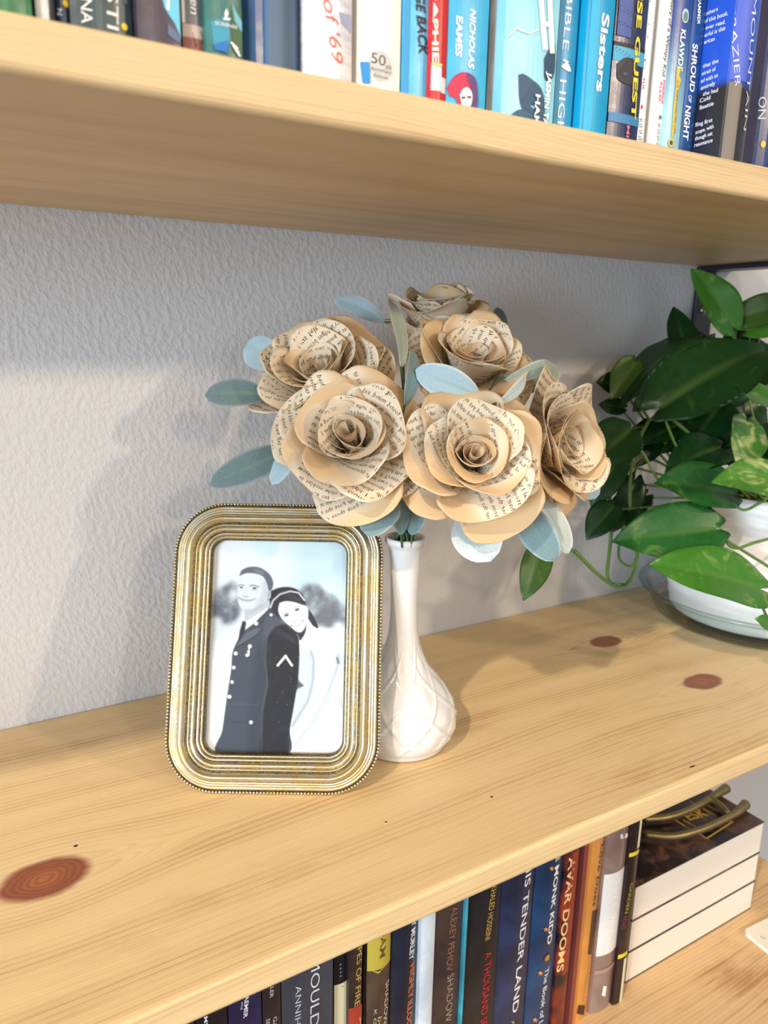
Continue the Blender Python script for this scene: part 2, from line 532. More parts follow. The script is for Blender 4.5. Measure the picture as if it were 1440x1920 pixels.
# ---- the print: a monochrome picture painted into a vertex grid
def paint_print():
    W, H = 264, 404
    yy, xx = np.mgrid[0:H, 0:W]
    # picture plane measured in a 1265 x 1920 reading grid
    gy = 60 + (yy + 0.5) / H * 1760
    xl = 98 - 63 * (gy - 60) / 1760; xr = 1195 - 45 * (gy - 60) / 1760
    gx = xl + (xx + 0.5) / W * (xr - xl)
    rs = np.random.RandomState(4)

    def blur(a, s):
        if s <= 0: return a
        n = int(3 * s) + 1; k = np.exp(-0.5 * (np.arange(-n, n + 1) / s) ** 2); k /= k.sum()
        for ax in (0, 1):
            p = [(0, 0)] * a.ndim; p[ax] = (n, n); b = np.pad(a, p, 'edge')
            a = sum(k[i] * (b[i:i + a.shape[0]] if ax == 0 else b[:, i:i + a.shape[1]]) for i in range(2 * n + 1))
        return a

    def inside(P, X, Y):
        c = np.zeros(X.shape, bool); n = len(P)
        for i in range(n):
            x0, y0 = P[i]; x1, y1 = P[(i + 1) % n]
            if y0 == y1: continue
            m_ = ((y0 > Y) != (y1 > Y)) & (X < (x1 - x0) * (Y - y0) / (y1 - y0) + x0)
            c ^= m_
        return c

    def poly(P, s=0.7):
        Q = np.array([p[:2] for p in spline(list(P) + [P[0]], len(P) * 5)])
        a = sum(inside(Q, gx + dx, gy + dy).astype(float) for dx in (-1.1, 1.1) for dy in (-1.1, 1.1)) / 4
        return blur(a, s)

    def hard(P, s=0.6):
        a = sum(inside(P, gx + dx, gy + dy).astype(float) for dx in (-1.1, 1.1) for dy in (-1.1, 1.1)) / 4
        return blur(a, s)

    def ell(cx, cy, a, b, s=0.6, rot=0):
        c, d = math.cos(rot), math.sin(rot); X = (gx - cx) * c + (gy - cy) * d; Y = -(gx - cx) * d + (gy - cy) * c
        r = np.sqrt((X / a) ** 2 + (Y / b) ** 2)
        return blur(np.clip((1.0 - r) * min(a, b) / 4.3 + 0.5, 0, 1), s)

    def line(P, w, s=0.5):
        d = np.full(gx.shape, 1e9)
        for (x0, y0), (x1, y1) in zip(P[:-1], P[1:]):
            t = np.clip(((gx - x0) * (x1 - x0) + (gy - y0) * (y1 - y0)) / ((x1 - x0) ** 2 + (y1 - y0) ** 2), 0, 1)
            d = np.minimum(d, np.hypot(gx - x0 - t * (x1 - x0), gy - y0 - t * (y1 - y0)))
        return blur(np.clip((w / 2 - d) / 4.3 + 0.5, 0, 1), s)

    def fbm(sx, seed):
        a = np.zeros((H, W)); r_ = np.random.RandomState(seed); amp = 1.0
        for k in range(4):
            a += amp * blur(r_.randn(H, W), sx) * sx * 3.0; sx /= 2; amp *= 0.55
        return a / (np.abs(a).max())

    img = np.zeros((H, W, 3))

    def put(mask, c):
        mk = np.clip(mask, 0, 1)[..., None]
        img[:] = img * (1 - mk) + np.array(c, float) * mk

    img[:] = (246, 251, 253)
    put(np.clip((gx - 640) / 200, 0, 1) * np.clip((800 - gy) / 200, 0, 1), (222, 244, 252))  # upper cyan tint and circle paint the glass's window reflection into the sky
    put(ell(520, 110, 110, 90, 4), (226, 246, 252))
    put(np.clip((gx - 1050) / 130, 0, 1), (204, 232, 245))
    put(np.clip((150 - gx) / 90, 0, 1) * 0.7, (240, 236, 244))
    put(np.clip((gy - 770) / 60, 0, 1), (232, 240, 247))
    put(np.clip(fbm(5, 3) * 1.2, 0, 1) * np.clip((gy - 800) / 100, 0, 1) * 0.6, (206, 220, 232))
    tn = fbm(7, 8)
    for (cx, cy, a, b) in ((205, 600, 125, 150), (120, 660, 70, 90), (240, 480, 60, 60), (215, 700, 90, 80)):
        put(ell(cx, cy, a, b, 4) * np.clip(0.72 + tn * 1.7, 0, 1), (104, 110, 124))
    for (cx, cy, a, b) in ((980, 620, 150, 130), (900, 520, 110, 90), (1080, 690, 120, 90), (1020, 740, 110, 50), (1165, 720, 40, 40)):
        put(ell(cx, cy, a, b, 4) * np.clip(0.74 + tn * 1.7, 0, 1), (108, 112, 126))
    put(ell(265, 520, 40, 45, 4) * 0.9, (240, 244, 248)); put(ell(120, 750, 60, 35, 4), (240, 240, 244)); put(ell(1115, 770, 50, 28, 4), (236, 240, 244))
    # dress and skin of the seated-back figure
    put(poly([(1000, 1380), (1090, 1300), (1130, 1420), (1152, 1600), (1155, 1815), (720, 1815), (880, 1600)], 1.5), (247, 250, 254))
    put(poly([(840, 835), (950, 800), (1070, 845), (1125, 960), (1110, 1090), (1060, 1240), (990, 1420), (890, 1590), (770, 1740), (700, 1830), (680, 1800), (720, 1620), (765, 1400), (790, 1200), (788, 1010)]), (236, 242, 249))
    put(poly([(788, 1010), (830, 975), (885, 985), (912, 1060), (905, 1240), (860, 1400), (735, 1600), (762, 1420), (775, 1250)], 0.9), (206, 216, 228))
    put(np.clip(fbm(2.5, 31), 0, 1) * poly([(788, 1010), (885, 985), (905, 1240), (860, 1400), (735, 1600)], 1) * 0.8, (196, 206, 220))
    put(line([(890, 985), (914, 1060), (906, 1240), (866, 1400), (740, 1600)], 18, 1.5) * 0.9, (158, 170, 186))
    put(line([(1112, 1000), (1096, 1130), (1040, 1280), (985, 1430), (880, 1600), (770, 1740)], 24, 2.5) * 0.9, (176, 190, 206))
    put(line([(1100, 1040), (1112, 1080)], 18, 1) * 0.7, (80, 84, 96)); put(line([(1095, 1340), (1150, 1450)], 12, 1.5) * 0.6, (160, 190, 205))
    put(poly([(860, 1500), (960, 1420), (880, 1600), (760, 1740), (740, 1740)], 3) * 0.5, (204, 212, 224))
    put(line([(720, 1600), (690, 1700), (690, 1815)], 10, 1) * 0.5, (120, 126, 138))
    # long dark hair
    put(poly([(552, 500), (620, 468), (700, 456), (780, 478), (835, 540), (855, 620), (900, 680), (950, 790), (905, 775), (862, 720), (845, 830), (800, 900), (780, 850), (700, 780), (600, 720), (545, 640), (535, 560)]), (44, 42, 52))
    put(poly([(760, 1180), (800, 1240), (830, 1270), (790, 1290), (765, 1310)], 1) * 0.8, (60, 58, 66))
    # jacket
    put(poly([(540, 625), (575, 655), (650, 735), (745, 785), (790, 905), (792, 1100), (772, 1300), (742, 1500), (716, 1620), (692, 1830), (155, 1830), (182, 1640), (215, 1380), (248, 1150), (258, 1010), (300, 905), (350, 830), (440, 750)]), (66, 73, 88))
    put(poly([(470, 900), (530, 1050), (545, 1260), (505, 1480), (490, 1815), (380, 1815), (420, 1300)], 5) * 0.5, (46, 52, 66))
    put(poly([(560, 660), (650, 740), (745, 785), (700, 770), (600, 790), (540, 900), (500, 850), (520, 720)], 2) * 0.6, (88, 94, 108))
    slv = poly([(600, 790), (700, 768), (762, 830), (792, 920), (786, 1200), (764, 1350), (722, 1600), (690, 1830), (488, 1830), (498, 1620), (502, 1480), (542, 1260), (522, 1050), (534, 900)])
    put(slv, (30, 31, 40))
    put(slv * np.clip(fbm(5, 12) * 1.1, 0, 1) * 0.8, (70, 68, 80))
    put(line([(535, 900), (522, 1050), (542, 1260), (502, 1480), (492, 1815)], 10, 0.8) * 0.7, (92, 98, 112))
    put(poly([(640, 830), (720, 860), (780, 930), (700, 890)], 2) * 0.6, (70, 72, 84))
    put(hard([(290, 965), (345, 850), (450, 802), (497, 806), (450, 862), (340, 930)], 0.9), (94, 101, 115))
    put(line([(290, 968), (345, 935), (450, 866), (497, 808)], 8, 0.8) * 0.8, (34, 38, 50))
    put(line([(330, 1046), (465, 1052), (470, 950)], 6, 0.8) * 0.6, (38, 42, 54)); put(line([(320, 940), (470, 945)], 5, 0.8) * 0.5, (40, 44, 56))
    put(line([(258, 1428), (470, 1432)], 7, 0.8) * 0.5, (104, 110, 124)); put(line([(250, 1570), (440, 1578)], 8, 1) * 0.6, (36, 40, 52))
    put(line([(400, 1060), (395, 1200)], 5, 1.0) * 0.3, (110, 116, 128))
    # neck, shirt, tie
    put(poly([(352, 640), (500, 590), (548, 560), (548, 640), (420, 720), (360, 745)], 0.8), (208, 214, 222))
    put(hard([(345, 770), (362, 735), (525, 622), (548, 642), (440, 755), (365, 815)], 0.8), (236, 240, 246))
    put(line([(362, 740), (400, 720), (528, 626)], 6, 0.6) * 0.6, (140, 146, 158))
    put(hard([(338, 745), (366, 755), (352, 850), (302, 925), (316, 830)], 0.8), (40, 44, 56))
    # his head
    put(poly([(298, 470), (306, 390), (340, 335), (430, 318), (505, 350), (545, 420), (540, 520), (505, 600), (430, 650), (365, 662), (315, 625), (294, 550)]), (240, 244, 249))
    put(poly([(500, 400), (545, 430), (540, 530), (500, 605), (430, 652), (450, 600), (490, 520)], 3) * 0.55, (196, 202, 212))
    put(ell(548, 520, 19, 42), (214, 219, 227)); put(ell(551, 522, 8, 24) * 0.7, (150, 156, 168))
    put(poly([(308, 370), (332, 318), (400, 291), (480, 299), (552, 350), (583, 420), (572, 480), (548, 486), (536, 440), (505, 375), (445, 348), (370, 344)]), (104, 108, 121))
    put(ell(470, 330, 50, 18, 2, 0.3) * 0.6, (156, 160, 170))
    put(line([(302, 452), (320, 444), (346, 450)], 8, 0.7) * 0.8, (120, 122, 134)); put(line([(392, 452), (425, 445), (466, 460)], 9, 0.7) * 0.8, (112, 114, 126))
    put(ell(326, 466, 13, 7), (96, 98, 110)); put(ell(432, 471, 16, 8), (90, 92, 104))
    put(ell(432, 486, 30, 8, 1.4) * 0.4, (170, 176, 188))
    put(line([(362, 470), (345, 530)], 8, 1.5) * 0.35, (180, 186, 198)); put(line([(338, 542), (360, 547), (384, 539)], 7, 0.9) * 0.7, (140, 144, 156))
    put(line([(310, 556), (335, 569), (380, 574), (418, 570), (434, 560)], 6, 0.7), (120, 118, 128)); put(line([(330, 580), (400, 586)], 6, 1) * 0.5, (170, 174, 184))
    put(line([(310, 545), (300, 560)], 7, 1) * 0.6, (140, 144, 156)); put(line([(448, 545), (446, 580)], 6, 1.2) * 0.4, (176, 180, 192))
    put(line([(350, 655), (430, 652), (500, 605)], 10, 1.5) * 0.5, (140, 146, 158))
    # her head
    put(poly([(634, 590), (700, 572), (830, 602), (866, 640), (862, 740), (822, 822), (782, 832), (730, 792), (655, 725), (624, 655)]), (242, 246, 251))
    put(poly([(640, 470), (720, 470), (800, 510), (836, 604), (740, 572), (636, 582), (600, 640), (575, 600)], 0.9), (50, 47, 57))
    put(line([(700, 520), (790, 560)], 20, 2) * 0.5, (96, 94, 106))
    put(line([(562, 632), (582, 572), (640, 517), (720, 491), (790, 503), (838, 565)], 15, 0.5), (222, 223, 230))
    put(line([(662, 684), (690, 668), (718, 668)], 7, 0.8) * 0.7, (120, 120, 132)); put(ell(692, 692, 20, 10, 0.7, -0.35), (84, 84, 96))
    put(line([(748, 636), (775, 618), (802, 622)], 7, 0.8) * 0.7, (120, 120, 132)); put(ell(777, 645, 19, 10, 0.7, -0.35), (80, 80, 92))
    put(line([(728, 712), (740, 744), (768, 738)], 6, 1.2) * 0.5, (150, 152, 164)); put(ell(754, 745, 10, 5, 0.9) * 0.7, (130, 130, 142))
    put(line([(732, 776), (762, 784), (798, 764), (822, 734)], 15, 0.7), (138, 132, 142)); put(line([(740, 777), (766, 780), (796, 762), (815, 741)], 9, 0.4), (248, 250, 252))
    put(poly([(640, 700), (700, 770), (770, 828), (720, 800), (650, 735)], 2) * 0.6, (160, 164, 176))
    put(line([(866, 640), (864, 740), (826, 822)], 12, 1.6) * 0.5, (170, 176, 188))
    for k in range(9):
        t = k / 8; put(ell(800 + 46 * t, 925 - 55 * t + 10 * math.sin(t * 3), 6, 6, 0.3), (250, 250, 252)); put(ell(806 + 46 * t, 930 - 55 * t, 3, 3, 0.4) * 0.6, (120, 124, 136))
    # buttons, badge, sleeve stripe
    for (cx, cy, r) in ((284, 1016, 17), (269, 1132, 16), (256, 1250, 15), (236, 1370, 17), (410, 1573, 16), (447, 766, 18), (568, 692, 14), (397, 955, 17), (386, 1000, 12), (375, 1029, 15)):
        put(ell(cx + 4, cy + 6, r + 2, r + 2, 0.6) * 0.5, (30, 33, 44)); put(ell(cx, cy, r, r, 0.5), (236, 236, 236))
    put(line([(392, 960), (388, 1030)], 14, 0.5), (222, 224, 228))
    put(line([(622, 1108), (685, 1030)], 22, 0.4), (226, 230, 234)); put(line([(685, 1030), (736, 1106)], 22, 0.4), (226, 230, 234))
    put(blur((rs.rand(H, W) > 0.9985).astype(float), 0.5) * slv * 2, (170, 170, 176))
    img[:] = blur(img, 0.45) * 0.99
    return np.clip(img, 0, 255)


img = paint_print()
ph, pw = img.shape[:2]
OW, OH = 0.0885 + 0.0012, 0.1365 + 0.0012
gx_, gy_ = np.meshgrid(np.linspace(-OW / 2, OW / 2, pw), np.linspace(OH / 2, -OH / 2, ph))
PV = np.stack([gx_.ravel(), gy_.ravel() + FH / 2, np.full(pw * ph, -0.0079)], 1)
me = bpy.data.meshes.new('printed_photo')
nf = (pw - 1) * (ph - 1)
idx = np.arange(pw * ph).reshape(ph, pw)
quads = np.stack([idx[:-1, :-1], idx[1:, :-1], idx[1:, 1:], idx[:-1, 1:]], -1).reshape(-1)
me.vertices.add(pw * ph); me.vertices.foreach_set('co', PV.ravel().astype(np.float32))
me.loops.add(nf * 4); me.loops.foreach_set('vertex_index', quads.astype(np.int32))
me.polygons.add(nf); me.polygons.foreach_set('loop_start', (np.arange(nf) * 4).astype(np.int32))
me.update(calc_edges=True)
ca = me.color_attributes.new('print_colour', 'FLOAT_COLOR', 'POINT')
c8 = img.reshape(-1, 3) / 255.0
cl = np.where(c8 <= 0.04045, c8 / 12.92, ((c8 + 0.055) / 1.055) ** 2.4)
ca.data.foreach_set('color', np.concatenate([cl, np.ones((len(cl), 1))], 1).astype(np.float32).ravel())
Mp = Mat('photo_paper', 0.35, 0, 0.3)
Mp.color(Mp.attr('print_colour', 'Color'))
me.materials.append(Mp.m)
po = bpy.data.objects.new('printed_photo', me); COL.objects.link(po); po.parent = frame
tag(po, 'black and white photo of a uniformed man and a woman in a white dress leaning on his back')


def thin_glass(name, tint, refl=1.0):
    M = Mat(name)
    nt = M.nt; nt.nodes.remove(M.b)
    out = [n for n in nt.nodes if n.type == 'OUTPUT_MATERIAL'][0]
    tr = nt.nodes.new('ShaderNodeBsdfTransparent'); gl = nt.nodes.new('ShaderNodeBsdfGlossy')
    gl.inputs['Roughness'].default_value = 0.03
    lw = nt.nodes.new('ShaderNodeLayerWeight'); lw.inputs[0].default_value = 0.5
    ff = E(nt, lw.outputs['Facing']).pow(4.0) * 0.85 + 0.035
    mx = nt.nodes.new('ShaderNodeMixShader')
    no = nt.nodes.new('ShaderNodeTexNoise'); no.inputs['Scale'].default_value = 40
    mc = nt.nodes.new('ShaderNodeMix'); mc.data_type = 'RGBA'
    mc.inputs[6].default_value = tuple(tint) + (1,); mc.inputs[7].default_value = tuple(t * 0.985 for t in tint) + (1,)
    nt.links.new(no.outputs[0], mc.inputs[0])
    ab = nt.nodes.new('ShaderNodeMix'); ab.data_type = 'RGBA'       # longer path through the glass where it is seen edge-on
    fe = E(nt, lw.outputs['Facing']).pow(3.0)
    nt.links.new(fe.k, ab.inputs[0]); nt.links.new(mc.outputs[2], ab.inputs[6]); ab.inputs[7].default_value = tuple(t * 0.55 for t in tint) + (1,)
    nt.links.new(ab.outputs[2], tr.inputs[0])
    nt.links.new(ff.k, mx.inputs[0]); nt.links.new(tr.outputs[0], mx.inputs[1]); nt.links.new(gl.outputs[0], mx.inputs[2])
    nt.links.new(mx.outputs[0], out.inputs[0])
    return M.m


g0 = [(x, y, z) for (x, y, z) in rrect(0.0240, -0.0060)] + rrect(0.0240, -0.0072)
mesh('glass_pane', g0, Fk, thin_glass('picture_glass', (0.985, 0.992, 0.992)), frame)
# easel strut behind
st = box(-0.02, 0.02, 0.012, 0.13, -0.0125, -0.0108)
mesh('easel_back', st[0], st[1], Mk.m, frame)

# ------------------------------------------------------------------ vase
VX, VY = 0.2612, -0.1504
vprof = [(0.0001, 0.0), (0.026, 0.0), (0.0325, 0.0008), (0.0335, 0.0022), (0.0340, 0.004), (0.0368, 0.0085), (0.0382, 0.014), (0.0386, 0.0195), (0.0378, 0.026), (0.0352, 0.033), (0.0312, 0.0395), (0.0262, 0.046),
         (0.0212, 0.0525), (0.0170, 0.059), (0.0138, 0.066), (0.0116, 0.074), (0.0102, 0.083), (0.0095, 0.093), (0.0093, 0.103), (0.0095, 0.115), (0.0100, 0.127), (0.0107, 0.138), (0.0116, 0.1445), (0.0132, 0.1462), (0.0140, 0.1476), (0.0141, 0.1494), (0.0136, 0.1508), (0.0126, 0.1510),
         (0.0113, 0.1500), (0.0102, 0.144), (0.0088, 0.127), (0.0078, 0.103), (0.0080, 0.085), (0.0095, 0.074), (0.0001, 0.070)]
# refine
pr = [np.array(vprof[0])]
for a, b in zip(vprof[:-1], vprof[1:]):
    a = np.array(a); b = np.array(b); n = max(1, int(np.linalg.norm(b - a) / 0.0012))
    pr += [a + (b - a) * k / n for k in range(1, n + 1)]
NV = 144


def quilt(a, z, r):
    if z < 0.004 or z > 0.084 or r < 0.0093: return 0.0
    h = (z - 0.002) / 0.082
    u = a / (2 * math.pi) * 8
    vv = 4.0 * (1 - (1 - h) ** 1.25) / 1.6
    d1 = abs((u + vv) % 1.0 - 0.5) * 2; d2 = abs((u - vv) % 1.0 - 0.5) * 2
    d = max(d1, d2)                     # ridge lines of the diamonds
    fade = min(1, (z - 0.004) / 0.006) * min(1, (0.084 - z) / 0.02)
    rel = math.exp(-((1 - d) / 0.085) ** 2)
    return fade * (0.0017 * rel + 0.0014 * (1 - d1) * (1 - d2)) * (r / 0.038) ** 0.5


vv_, vf_ = lathe([tuple(p) for p in pr], NV, 0, 0, quilt)
Mv = Mat('milk_glass', 0.13, 0, 0.5)
Mv.color(Mv.mix(Mv.noise(Mv.coord(), 30.0, 2) * 0.4, (0.76, 0.76, 0.76), (0.71, 0.71, 0.72)))
Mv.b.inputs['Subsurface Weight'].default_value = 0.08
Mv.b.inputs['Subsurface Radius'].default_value = (0.006, 0.006, 0.006)
Mv.b.inputs['Subsurface Scale'].default_value = 1.0
vase = mesh('bud_vase', vv_, vf_, Mv.m, None, True)
vase.location = (VX, VY, 0.0002)
tag(vase, 'white milk glass bud vase with quilted diamond base holding the paper roses', 'vase')
MOUTH = np.array([VX, VY, 0.1495])

# ------------------------------------------------------------------ paper roses
Mpp = Mat('old_book_paper', 0.75, 0, 0.2)
tan = Mpp.attr('tan')
pn = Mpp.noise(Mpp.coord('Object'), 60.0, 3)
pcol = Mpp.mix((tan + (pn - 0.5) * 0.35).step(0.0, 1.0), lin(248, 237, 216), lin(234, 206, 163))
Mpp.color(pcol)
nt = Mpp.nt
trl = nt.nodes.new('ShaderNodeBsdfTranslucent'); nt.links.new(pcol.k, trl.inputs[0])
mxs = nt.nodes.new('ShaderNodeMixShader'); mxs.inputs[0].default_value = 0.30
outn = [n for n in nt.nodes if n.type == 'OUTPUT_MATERIAL'][0]
nt.links.new(Mpp.b.outputs[0], mxs.inputs[1]); nt.links.new(trl.outputs[0], mxs.inputs[2]); nt.links.new(mxs.outputs[0], outn.inputs[0])
PAPER = Mpp.m
INK = flat((58, 50, 46), 0.8, 0.1)

CORPUS = ("send disas on him I to the cor tember soon brethren beast likely to attract disclose it as such was ee that I up in be the anxious "
          "back on my with ought was sugg old be the three day and conclude he stood up I was for me he felt away's back "
          "if I were the enemy trying the mind and those far-off the trou after seeing they could find but just for of two self and not and a the "
          "I'm go we had walking on determined to if back working because time for in one cruel seldom he after her of the mountain other of drew an other of "
          "a day tal cap this Trans-Uhla over before house uniform nearly an hour way since was Thousand from the Port Natal palace Abdul's in the Sindh "
          "yes in one corner of the man do all I can you were the dim found by in any while truly shining I open the moved chair bristling now me Afrikaner Father Of "
          "was of two word The who going time eyes and though it from his own night would ever").split()


def petal(name, parent, frame_m, az, L, W, a0, a1, r0, z0, cup, curl, skew, rs, txt_ang, margin, line=0.0046, cap=0.0027, shape=0.0, bendp=1.0, titles=None, tiltz=0.0, edge_curl=0.0):
    """one page-paper petal: midline bends from angle a0 to a1 off the rose axis; returns the mesh object.
    frame_m maps rose-local (axis = z) to world."""
    NS, NT = 19, 19
    th = 0.00016

    def mid(s):
        n = 40
        ss = np.linspace(0, 1, n); a = a0 + (a1 - a0) * ss ** bendp + curl * np.clip((ss - 0.72) / 0.28, 0, 1) ** 2
        ds = L / (n - 1)
        r = r0 + np.concatenate([[0], np.cumsum(np.sin((a[1:] + a[:-1]) / 2) * ds)])
        z = z0 + np.concatenate([[0], np.cumsum(np.cos((a[1:] + a[:-1]) / 2) * ds)])
        return np.interp(s, ss, r), np.interp(s, ss, z), np.interp(s, ss, a)

    jag = rs.uniform(-0.035, 0.035, 6)

    def halfw(s):
        s = np.clip(s, 0, 1)
        lo = 0.36 + 0.64 * np.sin(np.clip(s / 0.62, 0, 1) * math.pi / 2) ** 0.9
        hi = np.sqrt(np.clip(1 - ((s - 0.62) / 0.38) ** 2, 0, 1)) ** (0.8 + shape)
        return W * np.where(s < 0.62, lo, hi * 0.999 + 0.001)

    def surf(t, s, off):
        r, z, a = mid(s)
        w = np.maximum(halfw(s), 1e-5)
        u = np.clip(t / W, -1.3, 1.3)
        rho = np.maximum((r + 0.006) * cup, 0.006)
        ang = np.clip(t / rho, -2.6, 2.6)
        tx = rho * np.sin(ang); inn = rho * (1 - np.cos(ang))
        # edges roll back outwards
        roll = edge_curl * np.clip(np.abs(u) - 0.5, 0, 1) ** 2 * W
        inn = inn - roll + skew * u * W * (0.3 + 0.7 * s)
        inn = inn + W * 0.04 * np.sin(u * 3.0 + jag[0] * 90) * s * np.clip(s, 0, 1) + W * 0.05 * jag[1] * 20 * np.sin(s * 5 + jag[2] * 60) * u * s
        # inner normal (towards axis, seen from the concave side)
        nr, nz = -np.cos(a), np.sin(a)
        rr = r + nr * (inn + off); zz = z + nz * (inn + off) + tiltz * u * W
        x = rr * math.cos(az) - tx * math.sin(az); y = rr * math.sin(az) + tx * math.cos(az)
        return np.stack([x, y, zz], -1)

    s_ = 1 - (1 - np.linspace(0, 1, NS)) ** 1.9
    tt = np.linspace(-1, 1, NT)
    S, T = np.meshgrid(s_, tt, indexing='ij')
    wob = 1 + 0.03 * np.sin(S * 17 + jag[3] * 100) * (S > 0.2) + 0.02 * np.sin(S * 31 + jag[4] * 100)
    TT = T * halfw(S) * wob
    # round the end: pull side points down
    V1 = surf(TT, S, th).reshape(-1, 3); V2 = surf(TT, S, -th).reshape(-1, 3)
    V = [*V1, *V2]; n1 = NS * NT
    F = grid_faces(NT, NS) + [q[::-1] for q in grid_faces(NT, NS, off=n1)]
    rim = [i for i in range(NT)] + [j * NT + NT - 1 for j in range(1, NS)] + [(NS - 1) * NT + i for i in range(NT - 2, -1, -1)] + [j * NT for j in range(NS - 2, 0, -1)]
    for a, b in zip(rim, rim[1:] + rim[:1]): F.append((a, n1 + a, n1 + b, b))
    # printing
    c, d = math.cos(txt_ang), math.sin(txt_ang)
    base_off = rs.uniform(0, line)

    def page(tv, sv):                      # page coordinates of a petal point: a along text, b across the lines
        y = (sv - 0.5) * L
        return tv * c + y * d, -tv * d + y * c

    pa, pb = page(TT, S)
    tanv = np.clip((margin[0] - pb + 0.001) / 0.010, 0, 1) * 0.75 + np.clip((pb - margin[1] + 0.001) / 0.010, 0, 1) * 0.75 + np.clip((margin[2] - pa) / 0.008, 0, 1) * 0.5
    tanv = tanv + 0.22 + 0.25 * np.clip((S - 0.85) / 0.15, 0, 1)
    tanv = np.clip(tanv, 0, 1).reshape(-1)
    mi = [0] * len(F); tvals = [*tanv, *tanv]
    for side in (1, -1):
        acc_v, acc_t, k0 = [], [], 0
        nrow = int(2.2 * max(L, W) / line) + 1
        for row in range(-nrow // 2, nrow // 2 + 1):
            b0 = row * line + base_off
            if b0 < margin[0] or b0 > margin[1]: continue
            a = -max(L, W) + rs.uniform(0, 0.004)
            if a < margin[2]: a = margin[2]
            while a < max(L, W):
                wv, wt, ww = word(CORPUS[rs.randint(len(CORPUS))], 0.0, 1)
                k = cap / 0.70
                if len(wv):
                    q = np.empty_like(wv); q[:, 0] = a + wv[:, 0] * k; q[:, 1] = b0 + wv[:, 1] * k
                    acc_v.append(q); acc_t.append(wt + k0); k0 += len(q)
                a += ww * k + cap * 0.55
        if titles and side == titles[3]:
            wv, wt, ww = word(titles[0], 0.0, 2); k = 0.0021 / 0.70
            q = np.empty_like(wv); q[:, 0] = titles[1] + wv[:, 0] * k * 1.25; q[:, 1] = titles[2] + wv[:, 1] * k
            acc_v.append(q); acc_t.append(wt + k0); k0 += len(q)
        if not acc_v: continue
        Q = np.concatenate(acc_v); TRI = np.concatenate(acc_t)
        pt = Q[:, 0] * c - Q[:, 1] * d; ps = (Q[:, 0] * d + Q[:, 1] * c) / L + 0.5
        if side < 0: pt = -pt
        ok = (ps > 0.06) & (ps < 0.985) & (np.abs(pt) < halfw(ps) * 0.955 - 0.0002)
        keep = ok[TRI].all(1)
        TRI = TRI[keep]
        if len(TRI) == 0: continue
        used = np.unique(TRI); remap = -np.ones(len(Q), int); remap[used] = np.arange(len(used))
        P3 = surf(pt[used], ps[used], side * (th + 0.00006))
        o0 = len(V); V += list(P3); tvals += [0.0] * len(P3)
        tr = remap[TRI] + o0
        if side < 0: pass
        F += [tuple(x) for x in tr]; mi += [1] * len(tr)
    Vw = np.array(V) @ frame_m[:3, :3].T + frame_m[:3, 3]
    o = mesh(name, Vw, F, [PAPER, INK], parent, True, mi)
    attr_f(o, 'tan', tvals)
    return o


def rose_core(parent, fm_, rs, turns=2.3, r_in=0.0018, r_out=0.0075, h=0.021, z0=0.008, tilt=(0, 0)):
    """tightly rolled strip at the heart"""
    n = 64; V = []; m_ = 9
    for j in range(m_):
        v_ = j / (m_ - 1)
        for i in range(n):
            u = i / (n - 1); a = u * turns * 2 * math.pi
            top = h * (0.96 - 0.30 * u + 0.05 * math.sin(a * 1.5))
            r = (r_in + (r_out - r_in) * u) * (0.45 + 0.62 * v_ ** 0.8) + 0.0006 * max(0, v_ - 0.8) * 5 * u
            z = z0 + top * v_
            V.append((r * math.cos(a) + tilt[0] * v_ * h, r * math.sin(a) + tilt[1] * v_ * h, z))
    V = np.array(V); F = grid_faces(n, m_)
    Vin = V.copy(); Vin[:, :2] *= 0.965
    k = len(V); F2 = F + [tuple(x + k for x in q[::-1]) for q in F]
    F2 += [(k + (m_ - 1) * n + i, k + (m_ - 1) * n + i + 1, (m_ - 1) * n + i + 1, (m_ - 1) * n + i) for i in range(n - 1)]
    Vall = np.vstack([V, Vin])
    nf0 = len(F2); mi = [0] * nf0; tv = [0.45] * len(Vall); VV = list(Vall)
    # a few printed words wrapped round the roll
    for row in range(3):
        a = rs.uniform(0, 1.0); zz = z0 + h * (0.30 + 0.16 * row)
        while a < turns * 2 * math.pi - 1.4:
            wv, wt, ww = word(CORPUS[rs.randint(len(CORPUS))], 0.012, 1); kk = 0.0024 / 0.7
            u = a / (turns * 2 * math.pi); r = (r_in + (r_out - r_in) * u)
            ang = a + wv[:, 0] * kk / r; vz = zz + wv[:, 1] * kk; v_ = np.clip((vz - z0) / (h * (0.96 - 0.3 * u)), 0, 1)
            uu = ang / (turns * 2 * math.pi)
            rr = (r_in + (r_out - r_in) * uu) * (0.45 + 0.62 * v_ ** 0.8) + 0.00012
            P = np.stack([rr * np.cos(ang) + tilt[0] * v_ * h, rr * np.sin(ang) + tilt[1] * v_ * h, vz], 1)
            if row < 2 or u > 0.5:
                o0 = len(VV); VV += list(P); tv += [0] * len(P); F2 += [tuple(x + o0) for x in wt]; mi += [1] * len(wt)
            a += (ww * kk + 0.001) / r
    Vw = np.array(VV) @ fm_[:3, :3].T + fm_[:3, 3]
    o = mesh('rolled_heart', Vw, F2, [PAPER, INK], parent, True, mi); attr_f(o, 'tan', tv)


Mst = Mat('floral_stem_green', 0.6); Mst.color(Mst.mix(Mst.noise(Mst.coord(), 120.0), lin(70, 104, 62), lin(48, 78, 48)))


